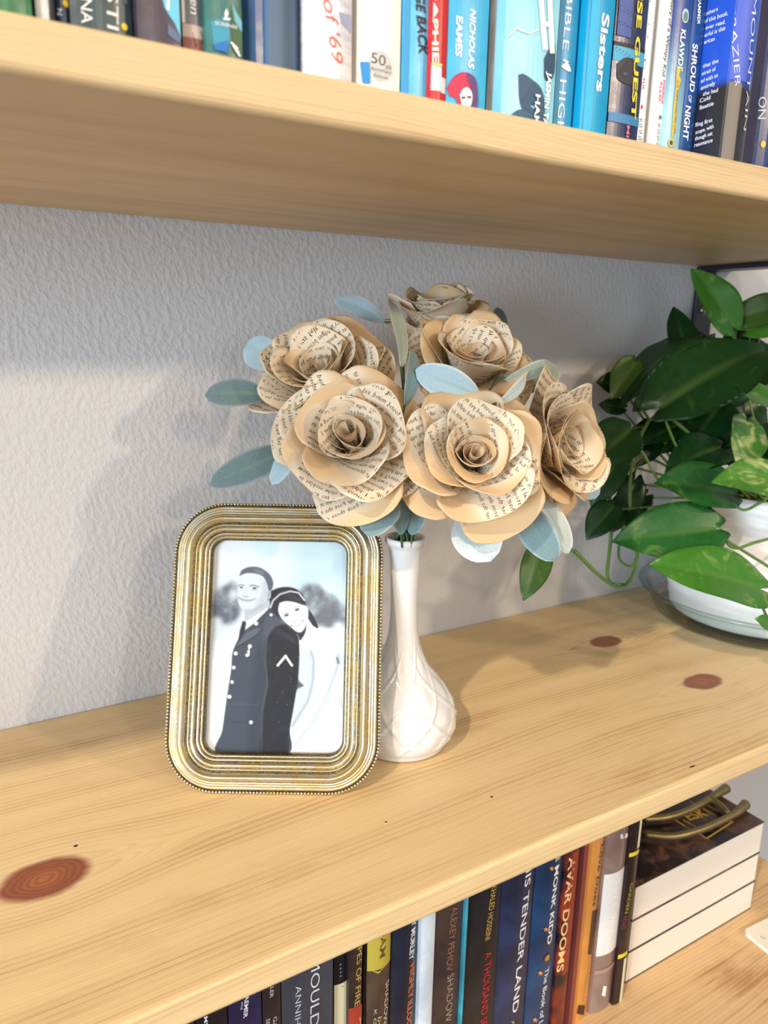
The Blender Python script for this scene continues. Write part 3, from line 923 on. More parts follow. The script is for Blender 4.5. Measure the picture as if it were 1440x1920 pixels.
def stem_to_vase(parent, base, axis, k, rad=0.0011):
    """wire stem from a flower base down into the vase mouth"""
    a = 2 * math.pi * k / 11.0
    m1 = MOUTH + np.array([math.cos(a) * 0.0062, math.sin(a) * 0.0062, 0.004])
    m2 = MOUTH + np.array([-math.cos(a) * 0.003, -math.sin(a) * 0.003, -0.045])
    b = np.asarray(base, float)
    p1 = b - np.asarray(axis) * 0.014
    q = (p1 + m1) / 2 + np.array([0, 0, 0.004])
    pts = spline([b, p1, q, m1, m2], 22)
    mesh('stem', *tube(pts, rad, 7), Mst.m, parent, True)


def make_rose(center_px, depth, axis_cam, spin, scale, seed, label, layers, core=None, k=0, titles=None):
    rs = np.random.RandomState(seed)
    c = dep(center_px[0], center_px[1], depth)
    ax = camdir(*axis_cam)
    upv = camdir(0, 1, 0) if abs(axis_cam[1]) < 0.8 else camdir(0, 0, 1)
    xa = nrm(np.cross(upv, ax)); ya = np.cross(ax, xa)
    fm_ = np.eye(4)
    cs, sn = math.cos(spin), math.sin(spin)
    fm_[:3, 0] = (xa * cs + ya * sn) * scale; fm_[:3, 1] = (-xa * sn + ya * cs) * scale; fm_[:3, 2] = ax * scale
    base = c - ax * 0.016 * scale          # centre pixel is the middle of the bloom
    fm_[:3, 3] = base
    root = empty('paper_rose', tuple(base), label, 'paper flower', 'roses folded from printed book pages')
    inv = np.eye(4); inv[:3, 3] = -base; fl = inv @ fm_
    rose_core(root, fl, rs, **(core or {}))
    pi = 0
    for (n, L, W, a0, a1, r0, z0, cup, curl, off, jit) in layers:
        for i in range(n):
            az = off + 2 * math.pi * i / n + rs.uniform(-jit, jit)
            m0 = rs.choice([-1, -0.011, -0.004]); m1 = rs.choice([1, 0.012, 0.005]) if m0 < -0.5 else 1
            mr = (m0, m1, rs.choice([-1, -0.012]))
            tl = titles.get(pi) if titles else None
            petal('petal', root, fl, az, L * rs.uniform(0.93, 1.07), W * rs.uniform(0.92, 1.08),
                  math.radians(a0 + rs.uniform(-4, 4)), math.radians(a1 + rs.uniform(-9, 9)), r0, z0, cup * rs.uniform(0.9, 1.2), math.radians(curl + rs.uniform(-12, 12)),
                  0.16 * (1 if rs.rand() > 0.25 else -1), rs, rs.uniform(0, 2 * math.pi), mr, titles=tl, edge_curl=rs.uniform(0.0, 0.28), shape=rs.uniform(-0.1, 0.2))
            pi += 1
    # calyx hub under the petals
    hub = lathe([(0.0001, -0.004), (0.003, -0.003), (0.0045, 0.0), (0.005, 0.003), (0.003, 0.006)], 14)
    mesh('calyx', np.array(hub[0]) @ fl[:3, :3].T, hub[1], Mst.m, root, True)
    sp = np.zeros(3)
    a = 2 * math.pi * k / 11.0
    m1 = MOUTH - base + np.array([math.cos(a) * 0.0052, math.sin(a) * 0.0052, 0.004])
    m2 = MOUTH - base + np.array([-math.cos(a) * 0.003, -math.sin(a) * 0.003, -0.045])
    p1 = -ax * 0.016
    pts = spline([-ax * 0.002, p1, (p1 + m1) / 2 + np.array([0, 0, 0.004]), m1, m2], 22)
    mesh('stem', *tube(pts, 0.0011, 7), Mst.m, root, True)
    return root


OPEN = [(2, 0.030, 0.0190, 2, 14, 0.0045, 0.004, 0.95, 14, 0.2, 0.2),
        (3, 0.036, 0.0255, 8, 34, 0.0055, 0.003, 0.90, 24, 0.9, 0.2),
        (3, 0.041, 0.0300, 20, 56, 0.0060, 0.001, 0.95, 28, 0.1, 0.2),
        (4, 0.044, 0.0310, 36, 76, 0.0060, -0.001, 1.05, 26, 0.5, 0.2),
        (4, 0.046, 0.0270, 56, 92, 0.0060, -0.004, 1.4, 14, 1.2, 0.25)]
HALF = [(2, 0.030, 0.0190, 0, 10, 0.0045, 0.004, 0.95, 14, 0.2, 0.2),
        (3, 0.037, 0.0255, 5, 26, 0.0055, 0.003, 0.90, 28, 0.9, 0.2),
        (3, 0.042, 0.0300, 14, 44, 0.0060, 0.001, 0.95, 34, 0.1, 0.2),
        (4, 0.044, 0.0310, 28, 62, 0.0060, -0.001, 1.0, 32, 0.5, 0.2),
        (4, 0.045, 0.0270, 48, 82, 0.0060, -0.004, 1.3, 18, 1.2, 0.25)]
make_rose((660, 828), 0.462, (-0.06, 0.30, 0.95), 0.3, 1.04, 11, 'open paper rose front left, hanging over the top of the photo frame', OPEN, dict(turns=1.7, r_out=0.0105, h=0.027, tilt=(-0.1, 0.15)), 0,
          {15: ('FLAMINGO FEATHER', -0.013, -0.006, 1), 17: ('FLAMINGO FEATHER', -0.012, 0.004, 1)})
make_rose((884, 858), 0.458, (0.08, 0.24, 0.96), 1.1, 1.02, 23, 'open paper rose front right with a tight spiral heart, above and right of the vase', OPEN, dict(turns=2.6, r_out=0.0112, h=0.025), 1,
          {13: ('FLAMINGO FEATHER', -0.013, -0.006, 1), 16: ('FLAMINGO FEATHER', -0.012, 0.004, 1)})
make_rose((612, 712), 0.503, (-0.26, 0.55, 0.78), 2.1, 1.13, 37, 'paper rose at the left back of the bouquet, behind the front left rose', HALF, dict(turns=1.6, r_out=0.0085, h=0.026), 2)
make_rose((822, 608), 0.560, (0.05, 0.82, 0.35), 0.6, 0.98, 41, 'topmost paper rose at the back, tan petals seen from the side', HALF, None, 3)
make_rose((878, 690), 0.525, (0.22, 0.55, 0.72), 1.4, 1.04, 59, 'paper rose in the middle of the bouquet, between the topmost and front right roses', HALF, None, 4)
make_rose((1030, 836), 0.515, (0.62, 0.05, 0.66), 0.2, 1.14, 67, 'rightmost paper rose, turned toward the pothos plant', HALF, None, 5)

# ------------------------------------------------------------------ felted silver leaves
def fuzzy(name, a, b, edge):
    M = Mat(name, 0.95, 0, 0.1)
    co = M.coord('Object'); n = M.noise(co, 1500.0, 2); n2 = M.noise(co, 120.0, 2)
    col = M.mix(n.step(0.35, 0.7) * 0.55 + n2 * 0.25, a, b)
    col = M.mix(M.attr('edge'), col, edge)
    col = M.mix(M.attr('vein') * 0.6, col, lin(128, 168, 130))
    M.color(col)
    M.b.inputs['Sheen Weight'].default_value = 0.35
    M.bump(n, 0.4, 0.0006)
    return M.m


LF = {'blue': fuzzy('felt_leaf_blue', lin(154, 182, 194), lin(186, 206, 214), lin(206, 219, 224)),
      'teal': fuzzy('felt_leaf_teal', lin(106, 132, 138), lin(138, 162, 166), lin(164, 186, 188)),
      'dark': fuzzy('felt_leaf_slate', lin(94, 114, 118), lin(124, 144, 146), lin(156, 174, 174)),
      'pale': fuzzy('felt_leaf_silver', lin(186, 202, 204), lin(220, 228, 228), lin(235, 240, 240)),
      'sage': fuzzy('felt_leaf_sage', lin(150, 166, 156), lin(186, 196, 186), lin(210, 216, 208))}


def leaf_mesh(name, parent, base, tip, width, roll, mat, wmax=0.55, bend=0.12, fold=0.15, thick=0.0005, cord=0.0, wavy=0.03, nrmv=None, pointed=0.5, NS=17, NT=11, seed=0):
    base = np.asarray(base, float); tip = np.asarray(tip, float)
    L = np.linalg.norm(tip - base); ax = (tip - base) / L
    n = np.asarray(nrmv if nrmv is not None else camdir(0, 0.25, 1), float)
    n = nrm(n - ax * (n @ ax)); sd = np.cross(ax, n)
    n, sd = n * math.cos(roll) + sd * math.sin(roll), sd * math.cos(roll) - n * math.sin(roll)
    rs = np.random.RandomState(seed + int(abs(base[0]) * 1e5) % 1000)
    ph1 = rs.uniform(0, 6)
    s = np.linspace(0, 1, NS); T = np.linspace(-1, 1, NT)
    hw = np.where(s < wmax, np.sin(np.clip(s / wmax, 0, 1) * math.pi / 2) ** 0.75, np.cos(np.clip((s - wmax) / (1 - wmax), 0, 1) * math.pi / 2) ** pointed)
    hw = np.maximum(hw, 0.02) * width / 2
    if cord > 0:
        e_ = np.sqrt(np.clip(1 - ((s - wmax) / wmax) ** 2, 0, 1)); e_ = 0.46 + 0.54 * e_
        hw = np.where(s < wmax, e_ * width / 2, hw)
    V = []; ed = []; ve = []
    for sgn in (1, -1):
        for i in range(NS):
            for t in T:
                x = t * hw[i]; a_ = s[i] * L
                if cord > 0: a_ -= cord * L * math.sin(math.pi * 0.86 * abs(t) ** 0.85) * (1 - s[i]) ** 5
                h = bend * L * (4 * s[i] * (1 - s[i]) * 0.6 - s[i] ** 2 * 0.7) + fold * abs(x) * (1.0) + wavy * width * math.sin(s[i] * 9 + ph1 + (1.5 if t > 0 else 0)) * t * t
                th_ = thick * (1 - abs(t) ** 3) * 0.5 * sgn
                V.append(base + ax * a_ + sd * x + n * (h + th_))
                ed.append(max(0, (abs(t) - 0.82) / 0.18)); ve.append(max(0, 1 - abs(t) * 8) * (1 - s[i]) * (0.45 if cord > 0 else 1))
    k = NS * NT
    F = grid_faces(NT, NS) + [q[::-1] for q in grid_faces(NT, NS, off=k)]
    rim = [i for i in range(NT)] + [j * NT + NT - 1 for j in range(1, NS)] + [(NS - 1) * NT + i for i in range(NT - 2, -1, -1)] + [j * NT for j in range(NS - 2, 0, -1)]
    for a, b in zip(rim, rim[1:] + rim[:1]): F.append((a, k + a, k + b, b))
    o = mesh(name, V, F, mat, parent, True)
    attr_f(o, 'edge', ed); attr_f(o, 'vein', ve)
    return o


def sprig(label, leaves, k):
    """leaves: (base px, base depth, tip px, tip depth, width px, roll, colour)"""
    root = empty('felt_leaf_sprig', tuple(MOUTH), label, 'leaf sprig', 'grey felted leaf sprigs in the bouquet')
    bases = []
    for q, (bp, bd, tp, td, wpx, roll, colr) in enumerate(leaves):
        b = dep(*bp, bd); t = dep(*tp, td); w = wpx * (bd + td) / 2 / FPX
        leaf_mesh('leaf', root, b - MOUTH, t - MOUTH, w, roll, LF[colr], 0.55, 0.10, 0.14, 0.0009, pointed=0.5, seed=k * 7 + q)
        bases.append((b, t))
    a = 2 * math.pi * k / 11.0 + 0.3
    m1 = np.array([math.cos(a) * 0.0052, math.sin(a) * 0.0052, 0.004]); m2 = np.array([-math.cos(a) * 0.003, -math.sin(a) * 0.003, -0.04])
    b0, t0 = bases[0]
    d0 = nrm(t0 - b0)
    pts = spline([b0 - MOUTH + d0 * 0.004, b0 - MOUTH - d0 * 0.012, ((b0 - MOUTH) - d0 * 0.012 + m1) / 2, m1, m2], 22)
    mesh('stem', *tube(pts, 0.0009, 6), Mst.m, root, True)
    for (b, t) in bases[1:]:
        d = nrm(t - b); j = np.array(pts[8])
        p = spline([b - MOUTH + d * 0.003, b - MOUTH - d * 0.008, j], 10)
        mesh('side_stem', *tube(p, 0.0007, 6), Mst.m, root, True)


sprig('sprig with two long slate leaves and a round pale one reaching left of the roses',
      [((505, 742), .500, (384, 738), .492, 62, 0.1, 'dark'), ((520, 690), .525, (462, 640), .530, 66, -0.2, 'blue'), ((566, 838), .492, (392, 907), .476, 60, -0.15, 'dark')], 6)
sprig('sprig with small pale blue leaves showing under the left roses',
      [((566, 832), .486, (508, 906), .478, 44, 0.3, 'blue'), ((560, 800), .50, (522, 838), .51, 44, 0.0, 'blue')], 7)
sprig('sprig with a narrow light blue leaf above the left rose',
      [((724, 608), .535, (626, 554), .545, 44, 0.15, 'blue')], 8)
sprig('sprig with an upright grey leaf between the left and topmost roses',
      [((752, 692), .492, (736, 556), .500, 46, 0.9, 'sage'), ((758, 765), .462, (780, 655), .47, 40, 0.8, 'teal')], 9)
sprig('sprig with leaf tips poking up behind the topmost rose',
      [((850, 600), .585, (864, 538), .59, 44, 0.2, 'blue'), ((935, 660), .575, (936, 574), .58, 34, 0.3, 'dark')], 10)
sprig('sprig with a broad blue leaf lying between the two front roses',
      [((902, 742), .472, (780, 694), .462, 62, -0.5, 'blue')], 11)
sprig('sprig with green-grey leaves between the middle and rightmost roses',
      [((930, 758), .466, (992, 706), .478, 28, 0.9, 'pale'), ((945, 712), .505, (1030, 680), .515, 34, 0.9, 'sage'), ((980, 735), .54, (1046, 682), .55, 60, 0.0, 'sage')], 12)
sprig('sprig with a broad silver leaf drooping below the front right rose',
      [((868, 955), .480, (918, 1050), .462, 96, 0.1, 'pale')], 13)
sprig('sprig with two long grey leaves drooping below the rightmost rose',
      [((962, 930), .492, (1042, 1052), .480, 66, 0.35, 'teal'), ((1006, 930), .506, (1070, 1036), .50, 52, -0.3, 'pale')], 14)
sprig('sprig with a round blue-green leaf over the frame corner under the front left rose',
      [((735, 930), .478, (690, 1000), .456, 78, 0.2, 'teal'), ((752, 1004), .488, (742, 915), .474, 46, 0.5, 'teal'), ((772, 1004), .490, (790, 930), .482, 50, -0.5, 'teal')], 15)
sprig('sprig with a small bluish leaf peeping out right of the rightmost rose',
      [((1085, 885), .545, (1118, 935), .545, 40, 0.2, 'blue')], 16)

# ------------------------------------------------------------------ pothos in a ribbed pot, glass dish
PX, PY = 0.716, -0.122
dish_prof = [(0.0001, 0.0), (0.090, 0.0), (0.0935, 0.0012), (0.0965, 0.006), (0.1010, 0.016), (0.1050, 0.024), (0.1085, 0.0275), (0.1120, 0.0285), (0.1128, 0.0300), (0.1118, 0.0312), (0.1080, 0.0310), (0.1035, 0.0275), (0.0985, 0.018), (0.0935, 0.007), (0.0900, 0.0042), (0.0001, 0.0040)]
dv, df = lathe([(r * 1.045, z) for r, z in dish_prof], 72)
dish = mesh('glass_dish', dv, df, thin_glass('dish_glass', (0.90, 0.945, 0.94)), None, True)
dish.location = (PX, PY, 0.0003)
tag(dish, 'clear glass pie dish under the white plant pot', 'dish')

Mpot = Mat('white_ribbed_ceramic', 0.4, 0, 0.4)
pcw = Mpot.coord()
Mpot.color(Mpot.mix(Mpot.noise(pcw, 22.0, 3).step(0.4, 0.7) * 0.5, (0.86, 0.86, 0.86), (0.70, 0.73, 0.76)))
pp = [(0.0001, 0.0), (0.076, 0.0), (0.081, 0.002)]
for k in range(90):
    h = k / 89; z = 0.004 + 0.128 * h
    r = 0.0835 + 0.0115 * math.sin(min(1, h * 1.15) * math.pi * 0.62) - 0.008 * max(0, h - 0.55)
    pp.append((r, z))
pp += [(0.0885, 0.134), (0.086, 0.135), (0.083, 0.133), (0.080, 0.125), (0.077, 0.116)]


def rib(a, z, r):
    if z < 0.006 or z > 0.131 or r < 0.082: return 0
    ph = z / 0.0118 + 0.18 * math.sin(a * 3 + 1) + 0.1 * math.sin(a * 7)
    return 0.0012 * (abs(math.sin(ph * math.pi)) ** 0.6 - 0.6)


pothos = empty('potted_pothos', (PX, PY, 0.0046), 'trailing green pothos in a white ribbed pot at the right end of the shelf', 'potted plant')
mesh('pot', *lathe(pp, 80, 0, 0, rib), Mpot.m, pothos, True)
Msoil = Mat('potting_soil', 0.95); Msoil.color(Msoil.mix(Msoil.noise(Msoil.coord(), 300.0, 4), lin(42, 32, 24), lin(84, 64, 46)))
Msoil.bump(Msoil.noise(Msoil.coord(), 300.0, 4), 0.8, 0.003)
mesh('soil', *lathe([(0.0001, 0.121), (0.03, 0.120), (0.06, 0.119), (0.0775, 0.116)], 40), Msoil.m, pothos, True)


def pothos_mat(name, a, b, varieg, amt):
    M = Mat(name, 0.32, 0, 0.5)
    co = M.coord('Object'); n = M.noise(co, 45.0, 3, 0.55, 1.2); n2 = M.noise(co, 170.0, 3)
    col = M.mix(n2 * 0.7, a, b)
    col = M.mix(n.step(0.62 - amt * 0.2, 0.72) * amt, col, varieg)
    col = M.mix(M.attr('vein') * 0.5, col, lin(150, 176, 90))
    M.color(col)
    M.rough(n2 * 0.2 + 0.24)
    M.bump(n2, 0.12, 0.001)
    nt = M.nt
    tl = nt.nodes.new('ShaderNodeBsdfTranslucent'); nt.links.new(col.k, tl.inputs[0])
    mx = nt.nodes.new('ShaderNodeMixShader'); mx.inputs[0].default_value = 0.18
    out = [q for q in nt.nodes if q.type == 'OUTPUT_MATERIAL'][0]
    nt.links.new(M.b.outputs[0], mx.inputs[1]); nt.links.new(tl.outputs[0], mx.inputs[2]); nt.links.new(mx.outputs[0], out.inputs[0])
    return M.m


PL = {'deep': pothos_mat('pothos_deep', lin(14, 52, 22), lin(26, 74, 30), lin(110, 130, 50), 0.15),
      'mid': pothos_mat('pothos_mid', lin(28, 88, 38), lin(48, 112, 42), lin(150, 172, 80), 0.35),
      'bright': pothos_mat('pothos_bright', lin(58, 120, 34), lin(86, 146, 50), lin(170, 192, 100), 0.45),
      'varieg': pothos_mat('pothos_variegated', lin(64, 122, 44), lin(92, 146, 58), lin(222, 222, 150), 0.85),
      'olive': pothos_mat('pothos_olive', lin(58, 92, 34), lin(80, 108, 42), lin(140, 140, 60), 0.2)}
Mvn = Mat('pothos_vine', 0.5); Mvn.color(Mvn.mix(Mvn.noise(Mvn.coord(), 90.0), lin(74, 112, 44), lin(104, 134, 62)))
PO = np.array([PX, PY, 0.0046])
CROWN = PO + np.array([0, 0, 0.124])


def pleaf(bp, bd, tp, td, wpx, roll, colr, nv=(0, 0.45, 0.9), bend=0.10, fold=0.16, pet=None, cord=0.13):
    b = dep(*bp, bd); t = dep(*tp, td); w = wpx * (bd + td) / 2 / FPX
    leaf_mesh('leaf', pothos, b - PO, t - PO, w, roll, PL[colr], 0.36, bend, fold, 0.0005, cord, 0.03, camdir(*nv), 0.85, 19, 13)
    if pet is not None:
        pts = spline([b - PO + nrm(t - b) * 0.004] + [np.asarray(q) - PO for q in pet], 16)
        mesh('petiole', *tube(pts, np.linspace(0.0011, 0.0014, 16), 7), Mvn.m, pothos, True)


def vine(pts, rad=0.0017):
    mesh('vine', *tube(spline([np.asarray(p) - PO for p in pts], 40), rad, 8), Mvn.m, pothos, True)


C0 = CROWN
cr = lambda dx, dy, dz=0.0: C0 + np.array([dx, dy, dz])
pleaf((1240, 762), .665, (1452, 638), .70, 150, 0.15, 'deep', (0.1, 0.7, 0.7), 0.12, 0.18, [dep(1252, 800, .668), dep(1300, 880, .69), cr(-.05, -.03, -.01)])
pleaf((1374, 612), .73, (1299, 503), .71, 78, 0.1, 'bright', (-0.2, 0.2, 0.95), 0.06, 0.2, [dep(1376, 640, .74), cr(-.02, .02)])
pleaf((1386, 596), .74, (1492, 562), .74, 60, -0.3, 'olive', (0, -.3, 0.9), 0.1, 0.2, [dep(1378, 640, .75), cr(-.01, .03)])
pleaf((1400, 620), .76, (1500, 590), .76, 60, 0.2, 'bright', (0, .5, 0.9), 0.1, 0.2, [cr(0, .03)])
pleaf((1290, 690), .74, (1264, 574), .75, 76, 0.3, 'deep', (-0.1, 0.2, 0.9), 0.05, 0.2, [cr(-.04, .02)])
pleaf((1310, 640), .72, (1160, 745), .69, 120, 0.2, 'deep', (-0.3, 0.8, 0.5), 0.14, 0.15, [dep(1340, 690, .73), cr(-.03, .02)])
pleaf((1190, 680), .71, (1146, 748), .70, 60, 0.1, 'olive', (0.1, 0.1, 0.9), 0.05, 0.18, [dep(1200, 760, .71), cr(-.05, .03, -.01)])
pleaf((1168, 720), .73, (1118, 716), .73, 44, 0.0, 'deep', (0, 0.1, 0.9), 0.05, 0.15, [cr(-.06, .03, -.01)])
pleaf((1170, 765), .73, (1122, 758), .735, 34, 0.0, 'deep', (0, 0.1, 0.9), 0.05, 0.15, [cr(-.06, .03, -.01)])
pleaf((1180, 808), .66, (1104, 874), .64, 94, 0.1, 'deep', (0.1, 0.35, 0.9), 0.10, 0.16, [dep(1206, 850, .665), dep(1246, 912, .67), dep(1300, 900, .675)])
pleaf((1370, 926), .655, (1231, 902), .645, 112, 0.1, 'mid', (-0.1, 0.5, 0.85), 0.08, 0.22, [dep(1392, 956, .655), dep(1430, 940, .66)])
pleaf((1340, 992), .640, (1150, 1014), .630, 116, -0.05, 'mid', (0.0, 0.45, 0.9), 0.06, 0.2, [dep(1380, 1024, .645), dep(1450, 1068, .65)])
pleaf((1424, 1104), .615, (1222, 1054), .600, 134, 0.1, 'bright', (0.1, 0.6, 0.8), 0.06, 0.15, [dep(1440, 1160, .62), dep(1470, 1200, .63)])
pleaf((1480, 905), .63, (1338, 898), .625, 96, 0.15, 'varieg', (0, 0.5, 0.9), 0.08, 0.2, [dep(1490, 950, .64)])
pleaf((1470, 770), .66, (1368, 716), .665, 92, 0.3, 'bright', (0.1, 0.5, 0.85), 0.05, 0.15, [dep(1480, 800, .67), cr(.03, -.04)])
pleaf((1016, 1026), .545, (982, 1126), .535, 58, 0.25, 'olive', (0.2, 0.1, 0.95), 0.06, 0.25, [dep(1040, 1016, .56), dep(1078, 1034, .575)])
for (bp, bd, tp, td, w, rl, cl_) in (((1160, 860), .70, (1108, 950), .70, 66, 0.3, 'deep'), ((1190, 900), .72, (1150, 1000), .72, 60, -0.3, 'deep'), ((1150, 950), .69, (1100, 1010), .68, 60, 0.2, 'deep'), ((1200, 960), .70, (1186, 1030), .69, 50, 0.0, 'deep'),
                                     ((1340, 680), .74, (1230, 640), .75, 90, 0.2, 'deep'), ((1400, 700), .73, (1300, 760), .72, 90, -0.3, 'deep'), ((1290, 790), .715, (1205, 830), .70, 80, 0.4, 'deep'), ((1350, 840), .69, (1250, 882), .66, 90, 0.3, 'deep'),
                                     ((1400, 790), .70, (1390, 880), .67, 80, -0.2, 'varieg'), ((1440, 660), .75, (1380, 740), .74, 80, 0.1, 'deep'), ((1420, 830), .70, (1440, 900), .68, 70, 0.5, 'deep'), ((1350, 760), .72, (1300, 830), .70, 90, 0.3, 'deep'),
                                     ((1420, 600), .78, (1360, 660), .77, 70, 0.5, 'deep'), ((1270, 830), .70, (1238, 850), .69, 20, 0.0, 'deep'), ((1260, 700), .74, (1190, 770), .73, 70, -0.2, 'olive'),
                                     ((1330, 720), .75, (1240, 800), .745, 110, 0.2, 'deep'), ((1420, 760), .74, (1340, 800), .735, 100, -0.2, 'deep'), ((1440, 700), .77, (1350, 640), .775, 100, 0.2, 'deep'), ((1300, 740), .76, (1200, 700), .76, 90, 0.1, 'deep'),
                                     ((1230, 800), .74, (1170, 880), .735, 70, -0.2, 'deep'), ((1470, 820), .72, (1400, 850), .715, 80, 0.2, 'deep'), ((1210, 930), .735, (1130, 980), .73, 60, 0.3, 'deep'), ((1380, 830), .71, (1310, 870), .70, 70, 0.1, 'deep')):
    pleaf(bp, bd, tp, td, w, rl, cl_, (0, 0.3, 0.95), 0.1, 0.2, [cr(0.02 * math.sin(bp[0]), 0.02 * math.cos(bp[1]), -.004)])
pleaf((1440, 1172), .61, (1418, 1160), .60, 30, 0, 'bright', (0, .4, .9))
vine([cr(-.05, -.01, 0.005), dep(1250, 780, .69), dep(1190, 850, .70), dep(1182, 960, .70), dep(1194, 1030, .69), dep(1190, 1070, .685), dep(1172, 1098, .675), dep(1150, 1098, .66), dep(1120, 1076, .625), dep(1078, 1034, .575)])
vine([cr(-.06, 0, 0), dep(1205, 800, .72), dep(1148, 900, .71), dep(1146, 1000, .70), dep(1140, 1085, .69), dep(1172, 1098, .675)])
vine([cr(-.06, 0.02, 0), dep(1210, 860, .735), dep(1176, 960, .725), dep(1160, 1040, .715), dep(1182, 1062, .705), dep(1196, 1040, .70)], 0.0013)
vine([dep(1430, 940, .66), dep(1460, 930, .665), cr(.06, -.06, 0.01)], 0.0016)
vine([dep(1345, 975, .642), dep(1372, 1026, .645), dep(1420, 1016, .65), dep(1480, 1000, .66)], 0.0013)
vine([dep(1330, 890, .675), dep(1370, 860, .69), cr(0.0, -.05, 0.01)], 0.0016)

# ------------------------------------------------------------------ books
PAGES = Mat('page_block', 0.85, 0, 0.15)
_pc = PAGES.coord('Object'); _px, _py, _pz = PAGES.sep(_pc)
PAGES.color(PAGES.mix(PAGES.noise(PAGES.vec(_px * 2400.0, _py * 3.0, _pz * 3.0), 1.0, 2), lin(246, 238, 222), lin(226, 214, 192)))
PAGES_FLAT = Mat('page_block_flat', 0.85, 0, 0.15)
_pc = PAGES_FLAT.coord('Object'); _px, _py, _pz = PAGES_FLAT.sep(_pc)
PAGES_FLAT.color(PAGES_FLAT.mix(PAGES_FLAT.noise(PAGES_FLAT.vec(_px * 3.0, _py * 3.0, _pz * 2600.0), 1.0, 2), lin(240, 231, 219), lin(222, 211, 196)))


def cover_mat(c1, c2=None, scale=14.0, gloss=0.32, stretch=(1, 1, 1), grad=None, sharp=(0.35, 0.65)):
    """printed cover: one or two colours mixed by artwork-like noise; grad=(z0,z1) makes a printed vertical blend"""
    M = Mat('book_cover', gloss, 0, 0.45)
    co = M.coord('Object'); x, y, z = M.sep(co)
    n = M.noise(M.vec(x * stretch[0], y * stretch[1], z * stretch[2]), scale, 4, 0.6, 0.5)
    a = lin(*c1); b = lin(*(c2 or tuple(c * 0.82 for c in c1)))
    if grad: fac = z.step(*grad) + (n - 0.5) * 0.4
    else: fac = n.step(*sharp) if c2 else n * 0.5
    M.color(M.mix(fac, a, b))
    M.rough(M.noise(co, 300.0, 2) * 0.12 + gloss - 0.04)
    return M.m


